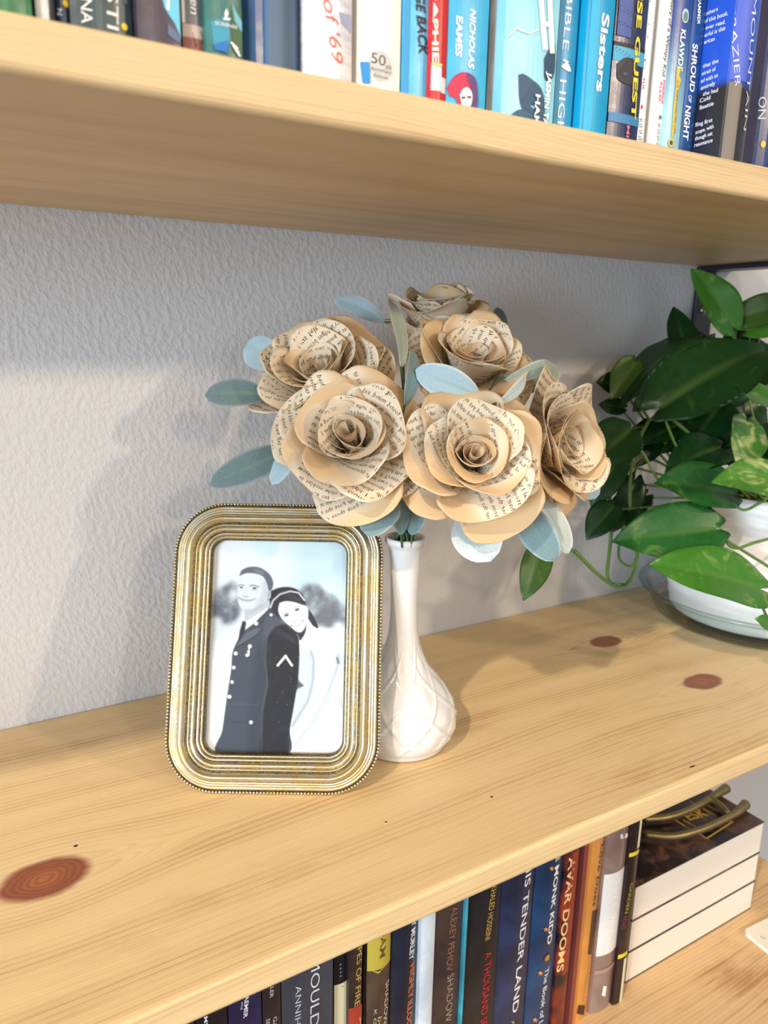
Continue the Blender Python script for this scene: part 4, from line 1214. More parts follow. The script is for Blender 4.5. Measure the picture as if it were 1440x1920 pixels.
class Book:
    def __init__(s, x0, x1, ys, zb, h, depth, mat, label, group, bulge=0.0012, hard=False, bdark=None):
        s.x0, s.x1, s.ys, s.zb, s.h = x0, x1, ys, zb, h
        s.xc = (x0 + x1) / 2; s.hw = (x1 - x0) / 2 - 0.00025; s.bulge = bulge
        s.loc = np.array([s.xc, ys, zb])
        s.root = empty('book', tuple(s.loc), label, 'book', group)
        t = 0.0022 if hard else 0.0005; over = 0.003 if hard else 0.0
        n = 11; N = []
        us = np.linspace(-1, 1, n)
        outer = [(-s.hw, depth)] + [(u * s.hw, s.sy(u)) for u in us] + [(s.hw, depth)]
        inner = [(-s.hw + t, depth)] + [(u * (s.hw - t), s.sy(u) + t) for u in us] + [(s.hw - t, depth)]
        k = len(outer); V = []
        for z in (0.0, h):
            V += [(a, b, z) for a, b in outer] + [(a, b, z) for a, b in inner]
        F = []
        for i in range(k - 1):
            F.append((i, i + 1, 2 * k + i + 1, 2 * k + i)); F.append((k + i + 1, k + i, 3 * k + i, 3 * k + i + 1))
            F.append((i + 1, i, k + i, k + i + 1)); F.append((2 * k + i, 2 * k + i + 1, 3 * k + i + 1, 3 * k + i))
        F += [(0, 2 * k, 3 * k, k), (k - 1, 2 * k - 1, 4 * k - 1, 3 * k - 1)]
        s.cover = mesh('cover', V, F, mat, s.root)
        mesh('pages', *box(-s.hw + t, s.hw - t, bulge + t + 0.002, depth - over, over, h - over), PAGES.m, s.root)
        s.lay = 1

    def sy(s, u): return s.bulge * u * u

    def onto(s, P, lay):
        P = np.array(P, float)
        u = np.clip((P[:, 0]) / s.hw, -1, 1)
        P[:, 0] = u * s.hw
        P[:, 1] = s.bulge * u * u - 0.00010 - 0.00007 * lay
        return P

    def pt(s, p): return hit(p, 1, s.ys) - s.loc

    def text(s, st, p0, p1, capx, rgb, bold=0.02, shear=0.0, mat=None):
        P0, P1 = s.pt(p0), s.pt(p1); r = P1 - P0; r[1] = 0; w = np.linalg.norm(r); r /= w
        up = np.cross([0, -1.0, 0], r)
        d = (CR[2] @ (hit(p0, 1, s.ys) - CAM)); cap = capx * d / FPX
        s.lay += 1; L = s.lay
        sf = lambda P: s.clip(s.onto(P, L))
        return text_mesh('lettering', st, mat or flat(rgb), P0 - up * cap / 2, r, up, w, cap, (0, 0, 0), s.cover, bold, shear, sf)

    def clip(s, P): return P

    def poly(s, pts, rgb, name='cover_art', mat=None):
        s.lay += 1
        if name in ('hair', 'hair_shade', 'leaf_shape', 'hill', 'face', 'bird'):      # drawn with soft outlines
            pts = [tuple(q[:2]) for q in spline(list(pts) + [pts[0]], len(pts) * 4)][:-1]
        P = np.array([s.pt(p) for p in pts]); P[:, 2] = np.clip(P[:, 2], 0.0002, s.h)
        # keep x inside the spine, cut into strips along x so it follows the round
        P = s.onto(P, s.lay)
        return mesh(name, P, [tuple(range(len(P)))], mat or flat(rgb), s.cover)

    def band(s, za, zb_, rgb, u0=-1.0, u1=1.0, name='colour_band', mat=None):
        s.lay += 1; us = np.linspace(u0, u1, 9)
        V = [(u * s.hw, 0, z) for z in (za, zb_) for u in us]
        return mesh(name, s.onto(V, s.lay), grid_faces(9, 2), mat or flat(rgb), s.cover)

    def pband(s, pya, pyb, px, rgb, u0=-1.0, u1=1.0, mat=None):
        """band between two image heights measured on this spine"""
        a = s.pt((px, pya))[2]; b = s.pt((px, pyb))[2]
        a, b = max(0.0002, min(a, b)), min(s.h, max(a, b))
        return s.band(a, b, rgb, u0, u1, mat=mat)

    def disc(s, c, rpx, rgb, name='emblem', n=28, sx=1.0, mat=None):
        s.lay += 1
        p = s.pt(c); d = (CR[2] @ (hit(c, 1, s.ys) - CAM)); r = rpx * d / FPX
        V = [(p[0] + sx * r * math.cos(2 * math.pi * i / n), 0, p[2] + r * math.sin(2 * math.pi * i / n)) for i in range(n)]
        return mesh(name, s.onto(V, s.lay), [tuple(range(n))], mat or flat(rgb), s.cover)

    def line(s, p0, p1, wpx, rgb, name='cover_line'):
        a, b = np.array(p0, float), np.array(p1, float); d = (b - a) / np.linalg.norm(b - a); nn = np.array([-d[1], d[0]]) * wpx / 2
        return s.poly([a + nn, b + nn, b - nn, a - nn], rgb, name)


ZU = Z_UP + SH_T + 0.0002
YU = -0.247
GU = 'paperbacks and hardbacks on the upper shelf'


def ub(l, r, mat, label, h=0.215, depth=0.15, dy=0.0, bulge=0.001, hard=False):
    ys = YU + dy
    xa = hit((l, 13 + 0.2049 * l), 1, ys)[0]; xb = hit((r, 13 + 0.2049 * r), 1, ys)[0]
    return Book(xa, xb, ys, ZU, h, depth, mat, label, GU, bulge, hard)


WHT = (246, 246, 244)
b = ub(-60, 63, cover_mat((38, 128, 82), (30, 104, 66), 160), 'green cloth-covered book at the left end of the upper shelf', bulge=0.002, hard=True)
b = ub(67, 106, cover_mat((222, 222, 218), (186, 188, 188), 40), 'thin pale grey book with dark right strip beside the green cloth book', dy=0.004)
b.band(0.0, 0.21, (44, 48, 54), 0.35, 1.0); b.text('F', (85, 18), (85, 34), 9, WHT)
b = ub(107, 132, cover_mat((24, 48, 78), (18, 34, 58), 40), 'narrow navy book with a yellow dot on its spine', dy=0.006)
b.disc((124, 6), 6, (240, 196, 50)); b.text('N', (112, 16), (112, 28), 7, (190, 200, 210))
b = ub(133, 252, cover_mat((40, 62, 70), (58, 78, 82), 60), 'wide dark teal book with large white serif capitals and a yellow dot', dy=0.004, hard=True, bulge=0.002)
b.text('ENNA', (160, -48), (164, 44), 20, (240, 240, 236), 0.0); b.text('KRISTI', (208, -110), (212, 55), 22, (240, 240, 236), 0.0); b.disc((234, 49), 6, (242, 214, 60))
b.disc((236, 2), 4, (90, 110, 112))
b = ub(258, 341, cover_mat((52, 44, 52), (66, 58, 84), 30), 'dark plum book with a cyan jagged cover picture on its right half', dy=0.0, bulge=0.0006)
b.poly([(300, -20), (341, -20), (341, 76), (336, 62), (328, 44), (318, 30), (308, 14)], (110, 200, 232)); b.poly([(312, -20), (318, -20), (318, 20), (312, 18)], (236, 244, 248))
b.poly([(315, 44), (330, 60), (337, 72), (340, 82), (325, 74), (314, 64)], (96, 112, 150))
b = ub(343, 385, cover_mat((112, 116, 124), (88, 92, 102), 30), 'slim grey spine with white italic letters and a reddish picture at its foot', dy=0.004)
b.band(0, 0.21, (236, 236, 236), -1, -0.75); b.pband(46, 140, 364, (150, 92, 84)); b.pband(48, 72, 366, (196, 182, 176)); b.poly([(360, 62), (378, 58), (382, 80), (366, 90)], (92, 56, 52))
b.text('golden', (364, -60), (364, 27), 15, (238, 238, 238), 0.0, 0.2)
b = ub(387, 457, cover_mat((52, 122, 124), (40, 92, 76), 34), 'teal and green book with a small white flame emblem on its spine', dy=0.0)
b.poly([(396, 40), (430, 30), (430, 90), (402, 92)], (60, 150, 180)); b.poly([(432, 20), (456, 14), (456, 112), (436, 96)], (62, 104, 66)); b.poly([(434, 6), (455, 40), (455, 60), (440, 40)], (118, 190, 210))
b.text('SCRIBNER', (403, 43), (446, 52), 6, WHT, 0.0); b.poly([(424, 16), (428, 26), (425, 34), (421, 34), (420, 26)], WHT, 'flame'); b.poly([(417, 34), (432, 35), (430, 39), (419, 38)], WHT, 'emblem_base')
for q in range(3): b.line((432 + q * 4, 80 + 6 * q), (446 + q * 2, 92 + 7 * q), 4, WHT)
b.poly([(400, 84), (426, 76), (426, 100), (402, 94)], (30, 110, 190))
b = ub(460, 573, cover_mat((46, 82, 120), (30, 66, 108), 18, 0.2), 'thick slate-blue hardback with a glossy plain rounded spine', dy=0.0, hard=True, bulge=0.006)
b.band(0, 0.21, (84, 108, 134), -0.28, 0.78)  # sheen of the rounded glossy spine, painted as lighter slate bands
b.band(0, 0.21, (58, 104, 150), -0.36, -0.28)
b = ub(574, 666, cover_mat((240, 238, 240), (208, 212, 228), 60, 0.3, (1, 1, 5)), 'white book with red italic lettering and lilac ripples', dy=0.0, bulge=0.003, hard=True)
b.text("of '69", (616, -4), (634, 114), 26, (232, 108, 88), -0.005, 0.25); b.poly([(636, 22), (664, 26), (664, 60), (642, 44)], (176, 186, 214))
b = ub(670, 753, cover_mat((250, 248, 240), (242, 238, 228), 20), 'cream white book with a round silver anniversary seal and blue tape', dy=0.004, bulge=0.0015, hard=True)
b.disc((713, 124), 29, (236, 236, 234), 'seal'); b.disc((713, 124), 26, (202, 202, 200), 'seal')
b.text('50', (696, 107), (722, 115), 18, (60, 60, 60), -0.01); b.text('th', (722, 124), (732, 127), 8, (60, 60, 60), -0.01, 0.3)
b.text('Anniversary', (694, 127), (733, 136), 7, (80, 80, 80), -0.012, 0.3); b.text('Edition', (700, 140), (725, 146), 7, (80, 80, 80), -0.012, 0.3)
b.poly([(676, 115), (692, 116), (694, 157), (680, 155)], (40, 138, 210), 'tape')
b = ub(755, 808, cover_mat((92, 190, 228), (74, 176, 220), 60), 'light blue paperback with dark hand-drawn capitals', dy=0.004)
b.band(0, 0.21, (58, 150, 204), -1, -0.62); b.text('GE BACK', (787, -14), (794, 102), 20, (44, 44, 62), 0.03, 0.15)
b = ub(808, 837, cover_mat((214, 48, 48), (196, 36, 40), 40), 'narrow red paperback with white block capitals running down it', dy=0.0)
b.pband(118, 170, 818, (196, 224, 236)); b.band(0, 0.21, (206, 30, 40), 0.25, 1.0); b.pband(146, 175, 830, (232, 228, 228), 0.25, 1.0); b.text('RAPHIE', (815, -20), (817, 118), 12, (248, 240, 226), 0.03); b.pband(118, 123, 818, (236, 206, 110), -1, 0.25)
b = ub(837, 912, cover_mat((58, 178, 220), (48, 166, 212), 40), 'sky blue paperback with white bold capitals and a red-haired portrait', dy=0.0)
b.text('NICHOLAS', (887, 18), (883, 128), 13, WHT, 0.03, 0.12); b.text('EAMES', (862, 30), (860, 105), 13, WHT, 0.03, 0.12)
b.poly([(839, 164), (846, 150), (858, 138), (874, 136), (888, 144), (895, 162), (895, 200), (880, 206), (860, 196), (852, 182), (844, 180)], (196, 40, 80), 'hair'); b.poly([(874, 136), (888, 144), (895, 162), (895, 200), (884, 206), (882, 164), (876, 150)], (92, 60, 120), 'hair_shade')
b.poly([(861, 178), (866, 168), (874, 164), (882, 170), (885, 182), (882, 198), (874, 206), (865, 198)], (232, 222, 228), 'face'); b.line((864, 184), (871, 183), 3, (50, 40, 60)); b.line((875, 182), (882, 183), 3, (50, 40, 60))
b = ub(913, 941, cover_mat((150, 140, 134), (112, 96, 88), 80, 0.5, (1, 1, 0.3)), 'worn grey-brown paperback with thin white serif capitals', dy=0.004)
b.band(0, 0.21, (46, 42, 44), 0.0, 0.8); b.text('SACKETT BRAND LOUIS', (939, -8), (925, 232), 12, WHT, 0.0)
b = ub(941, 1039, cover_mat((132, 204, 224), (154, 214, 230), 24), 'wide pale aqua paperback with navy leaf shape and white capitals', dy=-0.004)
b.poly([(972, 140), (982, 139), (998, 150), (1012, 162), (1019, 178), (1022, 205), (1022, 232), (1005, 226), (985, 214), (974, 190)], (44, 80, 112), 'leaf_shape'); b.poly([(1020, 110), (1030, 92), (1042, 82), (1040, 140), (1022, 150)], (40, 74, 104), 'leaf_shape')
b.poly([(955, 218), (975, 205), (1000, 216), (1010, 230), (955, 224)], (50, 92, 122), 'leaf_shape')
for q in ((1013, -6, 1022, 94), (1030, -6, 1036, 100)): b.line(q[:2], q[2:], 10, WHT)
b.line((1016, 44), (1034, 48), 9, WHT); b.line((950, 68), (968, 54), 2, (240, 226, 200)); b.line((968, 54), (990, 64), 2, (240, 226, 200)); b.line((990, 64), (1010, 56), 2, (240, 226, 200))
b.text('JASMIN TAK', (1030, 136), (1020, 252), 12, WHT, 0.03); b.text('HAKES', (1007, 178), (1002, 262), 12, WHT, 0.03)
b = ub(1039, 1074, cover_mat((34, 138, 184), (40, 150, 196), 40), 'mid-blue paperback with white serif capitals and a small bird emblem', dy=0.0)
b.text('BIBLE', (1069, -14), (1060, 94), 14, WHT, -0.005); b.text('HIGH', (1056, 150), (1050, 254), 15, WHT, -0.005); b.poly([(1052, 124), (1060, 118), (1066, 122), (1070, 134), (1060, 132)], WHT, 'bird'); b.line((1056, 112), (1064, 118), 4, WHT, 'bird_wing')
b = ub(1074, 1087, cover_mat((176, 158, 136), (120, 104, 90), 120), 'thin beige spine with faint brown lettering', dy=0.004)
b.text('OF THE LOST AND FOUND HOUND', (1086, -20), (1079, 210), 5, (104, 84, 66), 0.0); b.pband(200, 250, 1078, (52, 46, 44))
b = ub(1088, 1138, cover_mat((22, 160, 206), (16, 148, 198), 30, 0.25), 'bright cyan paperback with one large white lowercase word', dy=-0.004)
b.band(0, 0.21, (34, 176, 220), -0.8, -0.2); b.text('Sisters', (1136, 26), (1124, 173), 19, WHT, 0.03)
b = ub(1139, 1197, cover_mat((44, 62, 112), (26, 32, 52), 30, 0.25, (1, 1, 1)), 'dark blue paperback with yellow capitals and raindrop pattern', dy=-0.002)
b.pband(88, 116, 1170, (72, 168, 206)); b.pband(80, 88, 1170, (20, 22, 30)); b.poly([(1158, 118), (1172, 108), (1190, 114), (1196, 130), (1192, 160), (1160, 150)], (46, 44, 52), 'hill'); b.pband(214, 232, 1168, (64, 128, 176)); b.pband(-60, 70, 1175, (58, 84, 150), -0.9, -0.1)
b.text('HOUSE GUEST', (1206, -120), (1187, 224), 14, (246, 222, 60), 0.03); b.text('MI', (1177, 236), (1175, 258), 8, (232, 120, 150), 0.02)
for q in range(26): b.disc((1150 + (q * 37) % 40, 4 + (q * 53) % 110), 1.4, (28, 40, 84), 'raindrop', 8)
b = ub(1197, 1210, cover_mat((244, 244, 242), None, 20), 'thin white paperback with black handwriting beside the yellow-lettered book', dy=-0.002)
b.text('Diary of a Wimpy Kid', (1220, -6), (1209, 128), 8, (40, 40, 44), -0.005, 0.15); b.text('THE', (1208, 144), (1206, 168), 6, (214, 60, 60), 0.02); b.disc((1203, 200), 4, (220, 70, 70)); b.text('KINNEY', (1202, 222), (1199, 275), 8, (90, 90, 96), -0.005)
b = ub(1210, 1221, cover_mat((30, 52, 110), (20, 32, 72), 90, 0.3, (1, 1, 1)), 'thin royal blue book edge between two white paperbacks', dy=0.004)
b = ub(1221, 1243, cover_mat((242, 242, 240), None, 20), 'white paperback with black and pink lettering beside the pale-footed blue paperback', dy=-0.002)
b.text('Diary of a Wimpy Kid', (1262, -8), (1244, 142), 9, (44, 44, 48), -0.005, 0.15); b.text('RODRICK', (1245, 150), (1241, 196), 5, (226, 70, 110), 0.02); b.text('RULES', (1239, 154), (1236, 190), 5, (226, 70, 110), 0.02); b.disc((1237, 220), 3.5, (110, 110, 120)); b.text('KINNEY', (1235, 232), (1231, 290), 8, (140, 140, 146), -0.008)
b = ub(1243, 1276, cover_mat((44, 74, 138), (150, 200, 216), 10, 0.3, grad=(0.075, 0.02)), 'blue paperback with pale foot, yellow banner and white crooked letters', dy=-0.004)
b.disc((1285, 30), 12, (196, 214, 220), 'emblem', 24, 0.8); b.disc((1285, 31), 8, (110, 140, 130), 'emblem', 20, 0.8); b.text('KLAWDE', (1281, 56), (1274, 134), 13, WHT, 0.03)
b.poly([(1268, 128), (1276, 126), (1272, 142), (1276, 150), (1268, 180), (1266, 240), (1258, 262), (1262, 200), (1266, 165)], (236, 196, 60), 'banner'); b.text('EVIL ALIEN WARLORD CAT', (1270, 152), (1263, 250), 5, (60, 60, 60), 0.0); b.disc((1257, 268), 7, (226, 190, 60), 'badge'); b.disc((1257, 268), 4, (60, 60, 66), 'badge')
b = ub(1276, 1300, cover_mat((28, 82, 150), (22, 62, 120), 40), 'blue paperback with large slanted white capitals', dy=-0.004)
b.text('SHROUD', (1304, 82), (1297, 172), 12, WHT, 0.03, 0.1); b.text('OF', (1294, 178), (1293, 192), 7, WHT, 0.02, 0.1); b.text('NIGHT', (1291, 198), (1285, 262), 12, WHT, 0.03, 0.1); b.text('HAMMER', (1312, -8), (1309, 46), 7, WHT, 0.02, 0.1); b.band(0.115, 0.21, (40, 44, 58), 0.3, 1)
# the hardback that stands forward of the row, its jacket side in view
YC = -0.270
xa = hit((1354, 290), 1, YC)[0]; xb = hit((1400, 300), 1, YC)[0]
b = Book(xa, xb, YC, ZU, 0.235, 0.16, cover_mat((38, 84, 200), (40, 38, 40), 8, 0.22, grad=(0.046, 0.040)), 'blue and charcoal hardback standing forward with white blurb lines on its side', GU, 0.0025, True)
b.band(0.0, 0.043, (120, 112, 104), -0.9, -0.1); b.band(0.044, 0.23, (70, 98, 204), -0.95, 0.2)
b.text('CHARLES FRAZIER', (1378, -190), (1384, 162), 13, (208, 206, 236), -0.005); b.text('COLD MOUNTAIN', (1424, -160), (1399, 244), 14, (226, 224, 244), -0.005)


def side_text(bk, st, p0, p1, capx, rgb):
    X = bk.x0 - 0.0001
    P0 = hit(p0, 0, X); P1 = hit(p1, 0, X); r = P1 - P0; r[0] = 0; w = np.linalg.norm(r); r /= w
    up = np.cross([-1.0, 0, 0], r); d = CR[2] @ (P0 - CAM); cap = capx * d / FPX
    text_mesh('lettering', st, flat(rgb), P0 - bk.loc, r, up, w, cap, (-0.00008, 0, 0), bk.cover, 0.012)


for st, p0, p1 in (('others', (1322, 30), (1346, 20)), ('of this book.', (1320, 44), (1365, 28)), ('ever read.', (1323, 56), (1360, 44)), ('erful is this', (1321, 70), (1360, 56)), ('erican', (1320, 83), (1340, 76)),
                   ('that the', (1318, 128), (1347, 117)), ('etrait of', (1316, 142), (1342, 132)), ('ed with so', (1314, 156), (1346, 144)), ('entirely', (1314, 169), (1341, 159)), ('she had', (1318, 180), (1346, 172)), ('Cold', (1312, 193), (1332, 186)), ('Beattie', (1312, 206), (1338, 197)),
                   ('lling first', (1304, 238), (1336, 228)), ('scope, with', (1304, 252), (1338, 240)), ('though set', (1303, 264), (1336, 253)), ('resonance', (1302, 276), (1336, 266))):
    side_text(b, st, p0, p1, 7, (226, 232, 246))
b = ub(1344, 1416, cover_mat((54, 48, 84), (40, 36, 66), 60), 'thin purple-black spine right of the forward hardback', dy=-0.002)
b = ub(1416, 1470, cover_mat((20, 56, 112), (16, 44, 92), 40, 0.25), 'navy hardback at the right end of the upper shelf', dy=-0.004, bulge=0.003, hard=True)
b.text('ON', (1436, 180), (1433, 222), 16, (214, 222, 236), 0.0); b.disc((1433, 270), 6, (230, 196, 90))

# ---- lower row
ZB = Z_LOW2 + 0.0002
YL = -0.188
GL = 'dark books on the lowest shelf'


def lb(l, r, mat, label, h=0.225, depth=0.15, dy=0.0, bulge=0.001, hard=False):
    ys = YL + dy
    xa = hit((l, 1920 - (l - 360) * 0.4509), 1, ys)[0]; xb = hit((r, 1920 - (r - 360) * 0.4509), 1, ys)[0]
    return Book(xa, xb, ys, ZB, h, depth, mat, label, GL, bulge, hard)


b = lb(330, 366, cover_mat((60, 24, 26), (40, 18, 20), 40), 'dark red book at the left end of the lowest shelf')
b = lb(367, 427, cover_mat((30, 26, 28), (22, 20, 22), 40), 'black book with tiny white letters left of the violet-navy book')
b.text('MSR', (386, 1906), (386, 1935), 7, (220, 220, 224), 0.01)
b = lb(428, 491, cover_mat((42, 36, 78), (32, 28, 60), 40), 'violet-navy book with small white capitals near its top')
b.text('KRAEMER', (464, 1850), (460, 1908), 8, (224, 224, 232), 0.02); b.text('and', (455, 1878), (453, 1892), 5, (200, 200, 210), 0.0)
b = lb(492, 527, cover_mat((52, 40, 42), (38, 30, 32), 40), 'dark brown book with faint white lettering beside the grey book')
b.text('MILLER', (511, 1830), (509, 1870), 7, (214, 206, 200), 0.0); b.text('GAME', (516, 1906), (514, 1945), 8, (210, 202, 196), 0.0); b.text('SEVEN', (503, 1910), (501, 1945), 7, (200, 192, 186), 0.0)
b = lb(528, 626, cover_mat((70, 72, 84), (56, 58, 70), 30, 0.3), 'wide charcoal grey book with two lines of thin white capitals')
b.text('MOULDRING', (592, 1795), (588, 2010), 19, (226, 226, 232), -0.005); b.text('ANNIHILATION', (560, 1848), (556, 2010), 12, (206, 206, 214), -0.005)
b = lb(627, 655, cover_mat((28, 28, 32), (20, 20, 24), 40), 'thin black book with a cream lower half', dy=0.004)
b.pband(1842, 1990, 643, (226, 220, 186)); b.poly([(632, 1842), (642, 1850), (655, 1858), (655, 1838), (632, 1838)], (28, 28, 32)); b.band(0, 0.22, (170, 170, 170), 0.72, 1.0)
for q in range(4): b.disc((638, 1808 + q * 7), 1.6, (160, 166, 176), 'dot', 8)
b = lb(655, 681, cover_mat((62, 46, 40), (46, 34, 32), 40), 'brown-black book with gold capitals and a fiery picture at its foot')
b.text('PIPES OF FIRE', (676, 1760), (670, 1886), 12, (206, 178, 96), 0.0); b.pband(1886, 1980, 669, (176, 62, 44)); b.poly([(660, 1900), (680, 1884), (680, 1912), (668, 1920)], (226, 120, 76)); b.poly([(662, 1930), (676, 1905), (678, 1930)], (240, 170, 110))
b = lb(682, 692, cover_mat((24, 22, 24), None, 40), 'thin black strip put in for the shaded gap beside the gold-capitals book', dy=0.004)  # shaded gap between books, filled with an added black slab
b = lb(692, 737, cover_mat((92, 72, 58), (70, 54, 46), 30), 'brown book with a yellow top and pale capitals', dy=0.0, bulge=0.003, hard=True)
b.pband(1700, 1815, 716, (196, 178, 70)); b.poly([(694, 1812), (738, 1796), (738, 1800), (722, 1812), (710, 1825), (702, 1824), (694, 1816)], (196, 178, 70)); b.text('ADAM', (722, 1715), (717, 1795), 13, (104, 84, 40), 0.02)
b.text('SHADOWS', (728, 1840), (722, 1930), 10, (220, 212, 200), 0.0); b.text('by', (712, 1905), (710, 1925), 9, (214, 190, 120), 0.0, .2); b.text('K O S', (704, 1893), (702, 1935), 5, (210, 204, 190), 0.0)
b = lb(739, 790, cover_mat((32, 38, 58), (24, 28, 42), 30), 'navy-black book with white and orange capitals down its right side', bulge=0.004, hard=True, dy=0.0)
b.text('CASEY MURLEY', (781, 1690), (772, 1800), 12, (238, 238, 240), 0.02); b.text('HIGHLY ILLOGICAL', (775, 1808), (764, 1962), 13, (232, 120, 70), 0.02)
b = lb(792, 819, cover_mat((222, 232, 240), (196, 210, 222), 30), 'plain white thin book among the dark ones', dy=-0.002)
b = lb(820, 874, cover_mat((52, 40, 44), (72, 56, 50), 20), 'dark brown book with tall worn bronze capitals', dy=-0.002, bulge=0.002, hard=True)
b.text('ALEXEY PEHOV', (853, 1700), (842, 1820), 15, (150, 110, 90), 0.0); b.text('SHADOW PROWLER', (845, 1826), (836, 2010), 15, (166, 144, 130), 0.0)
b = lb(875, 881, cover_mat((70, 160, 178), (50, 130, 150), 30), 'very thin teal spine left of the black book with red capitals', dy=-0.004)
b = lb(881, 941, cover_mat((34, 34, 40), (24, 24, 30), 30), 'black book with gold and red narrow capitals', dy=-0.002)
b.text('KHALED HOSSEINI', (927, 1660), (914, 1762), 13, (206, 166, 84), 0.0); b.text('A THOUSAND SPLENDID', (916, 1784), (902, 1985), 16, (206, 44, 56), 0.0)
b = lb(942, 1008, cover_mat((40, 54, 92), (30, 34, 56), 20), 'dark blue book with bold white capitals down its right side', dy=-0.002, bulge=0.003, hard=True)
b.text('THIS TENDER LAND', (997, 1590), (966, 1898), 16, (240, 240, 244), 0.01); b.text('A NOVEL', (962, 1912), (958, 1990), 8, (190, 170, 130), 0.0)
b = lb(1009, 1062, cover_mat((30, 66, 108), (24, 44, 74), 20), 'navy book with white capitals, small orange stars and a round emblem', dy=-0.002, bulge=0.003, hard=True)
b.text('SUE MONK KIDD', (1051, 1570), (1030, 1770), 12, (244, 244, 246), 0.02); b.text('The Book of Longings', (1026, 1814), (1008, 1975), 11, (232, 232, 236), 0.005)
b.disc((1026, 1796), 10, (66, 66, 72)); b.disc((1026, 1796), 6, (196, 140, 60))
for (sx_, sy_) in ((1034, 1628), (1023, 1742), (1013, 1824), (1003, 1912)):
    b.poly([(sx_ + (5 if k % 2 == 0 else 2.2) * math.sin(k * math.pi / 5), sy_ - (5 if k % 2 == 0 else 2.2) * math.cos(k * math.pi / 5)) for k in range(10)], (236, 150, 70), 'star')
b = lb(1063, 1088, cover_mat((38, 28, 30), (150, 56, 36), 26), 'narrow black and orange book with glowing outlined capitals', dy=-0.002)
b.pband(1600, 1820, 1070, (150, 60, 40), -0.1, 1.0); b.text('AVAR DOOMS', (1073, 1606), (1050, 1822), 15, (246, 196, 140), 0.02); b.text('KAREN', (1040, 1830), (1036, 1878), 7, (224, 190, 110), 0.0); b.disc((1034, 1890), 3, (226, 190, 120))
b = lb(1089, 1143, cover_mat((216, 150, 74), (206, 136, 62), 30, 0.25), 'rounded book shading from maroon to orange with black script', dy=-0.002, bulge=0.005, hard=True)
b.band(0, 0.225, (86, 32, 36), -1.0, -0.62); b.band(0, 0.225, (132, 66, 50), -0.62, -0.4); b.band(0, 0.225, (190, 120, 62), -0.4, -0.25)
b.text('Love Does', (1134, 1584), (1116, 1698), 13, (40, 26, 20), -0.005, 0.3); b.poly([(1112, 1708), (1124, 1710), (1112, 1792), (1103, 1790)], (74, 44, 34), 'title_panel'); b.text('STORIES', (1108, 1806), (1095, 1880), 8, (236, 190, 110), 0.0); b.poly([(1084, 1884), (1098, 1886), (1095, 1904), (1081, 1900)], (70, 40, 26), 'publisher_mark')
b = lb(1145, 1186, cover_mat((150, 128, 118), (122, 98, 92), 20, 0.22), 'silver and mauve glossy book with white script', dy=-0.004, bulge=0.003, hard=True)
b.pband(1638, 1782, 1150, (232, 228, 226)); b.text('Jan Ellis Eads', (1160, 1648), (1140, 1786), 13, (250, 248, 246), -0.005, 0.3); b.poly([(1131, 1848), (1137, 1849), (1134, 1868), (1128, 1866)], (244, 240, 238), 'publisher_mark'); b.poly([(1163, 1564), (1180, 1564), (1178, 1572), (1163, 1572)], (240, 238, 240)); b.pband(1815, 1822, 1135, (172, 138, 126))
b = lb(1187, 1206, cover_mat((46, 30, 30), (36, 24, 24), 40), 'thin maroon-black book with yellow bands right of the glossy mauve book', dy=-0.006, h=0.205)
b.pband(1598, 1605, 1188, (232, 206, 50)); b.pband(1792, 1799, 1160, (232, 206, 50)); b.pband(1500, 1590, 1195, (224, 220, 186), 0.35, 0.95); b.pband(1806, 1890, 1155, (224, 220, 186), 0.2, 0.95); b.text('GARDEN', (1184, 1655), (1174, 1712), 7, (170, 170, 60), 0.0); b.text('ROAD', (1172, 1718), (1168, 1742), 7, (150, 60, 90), 0.0)

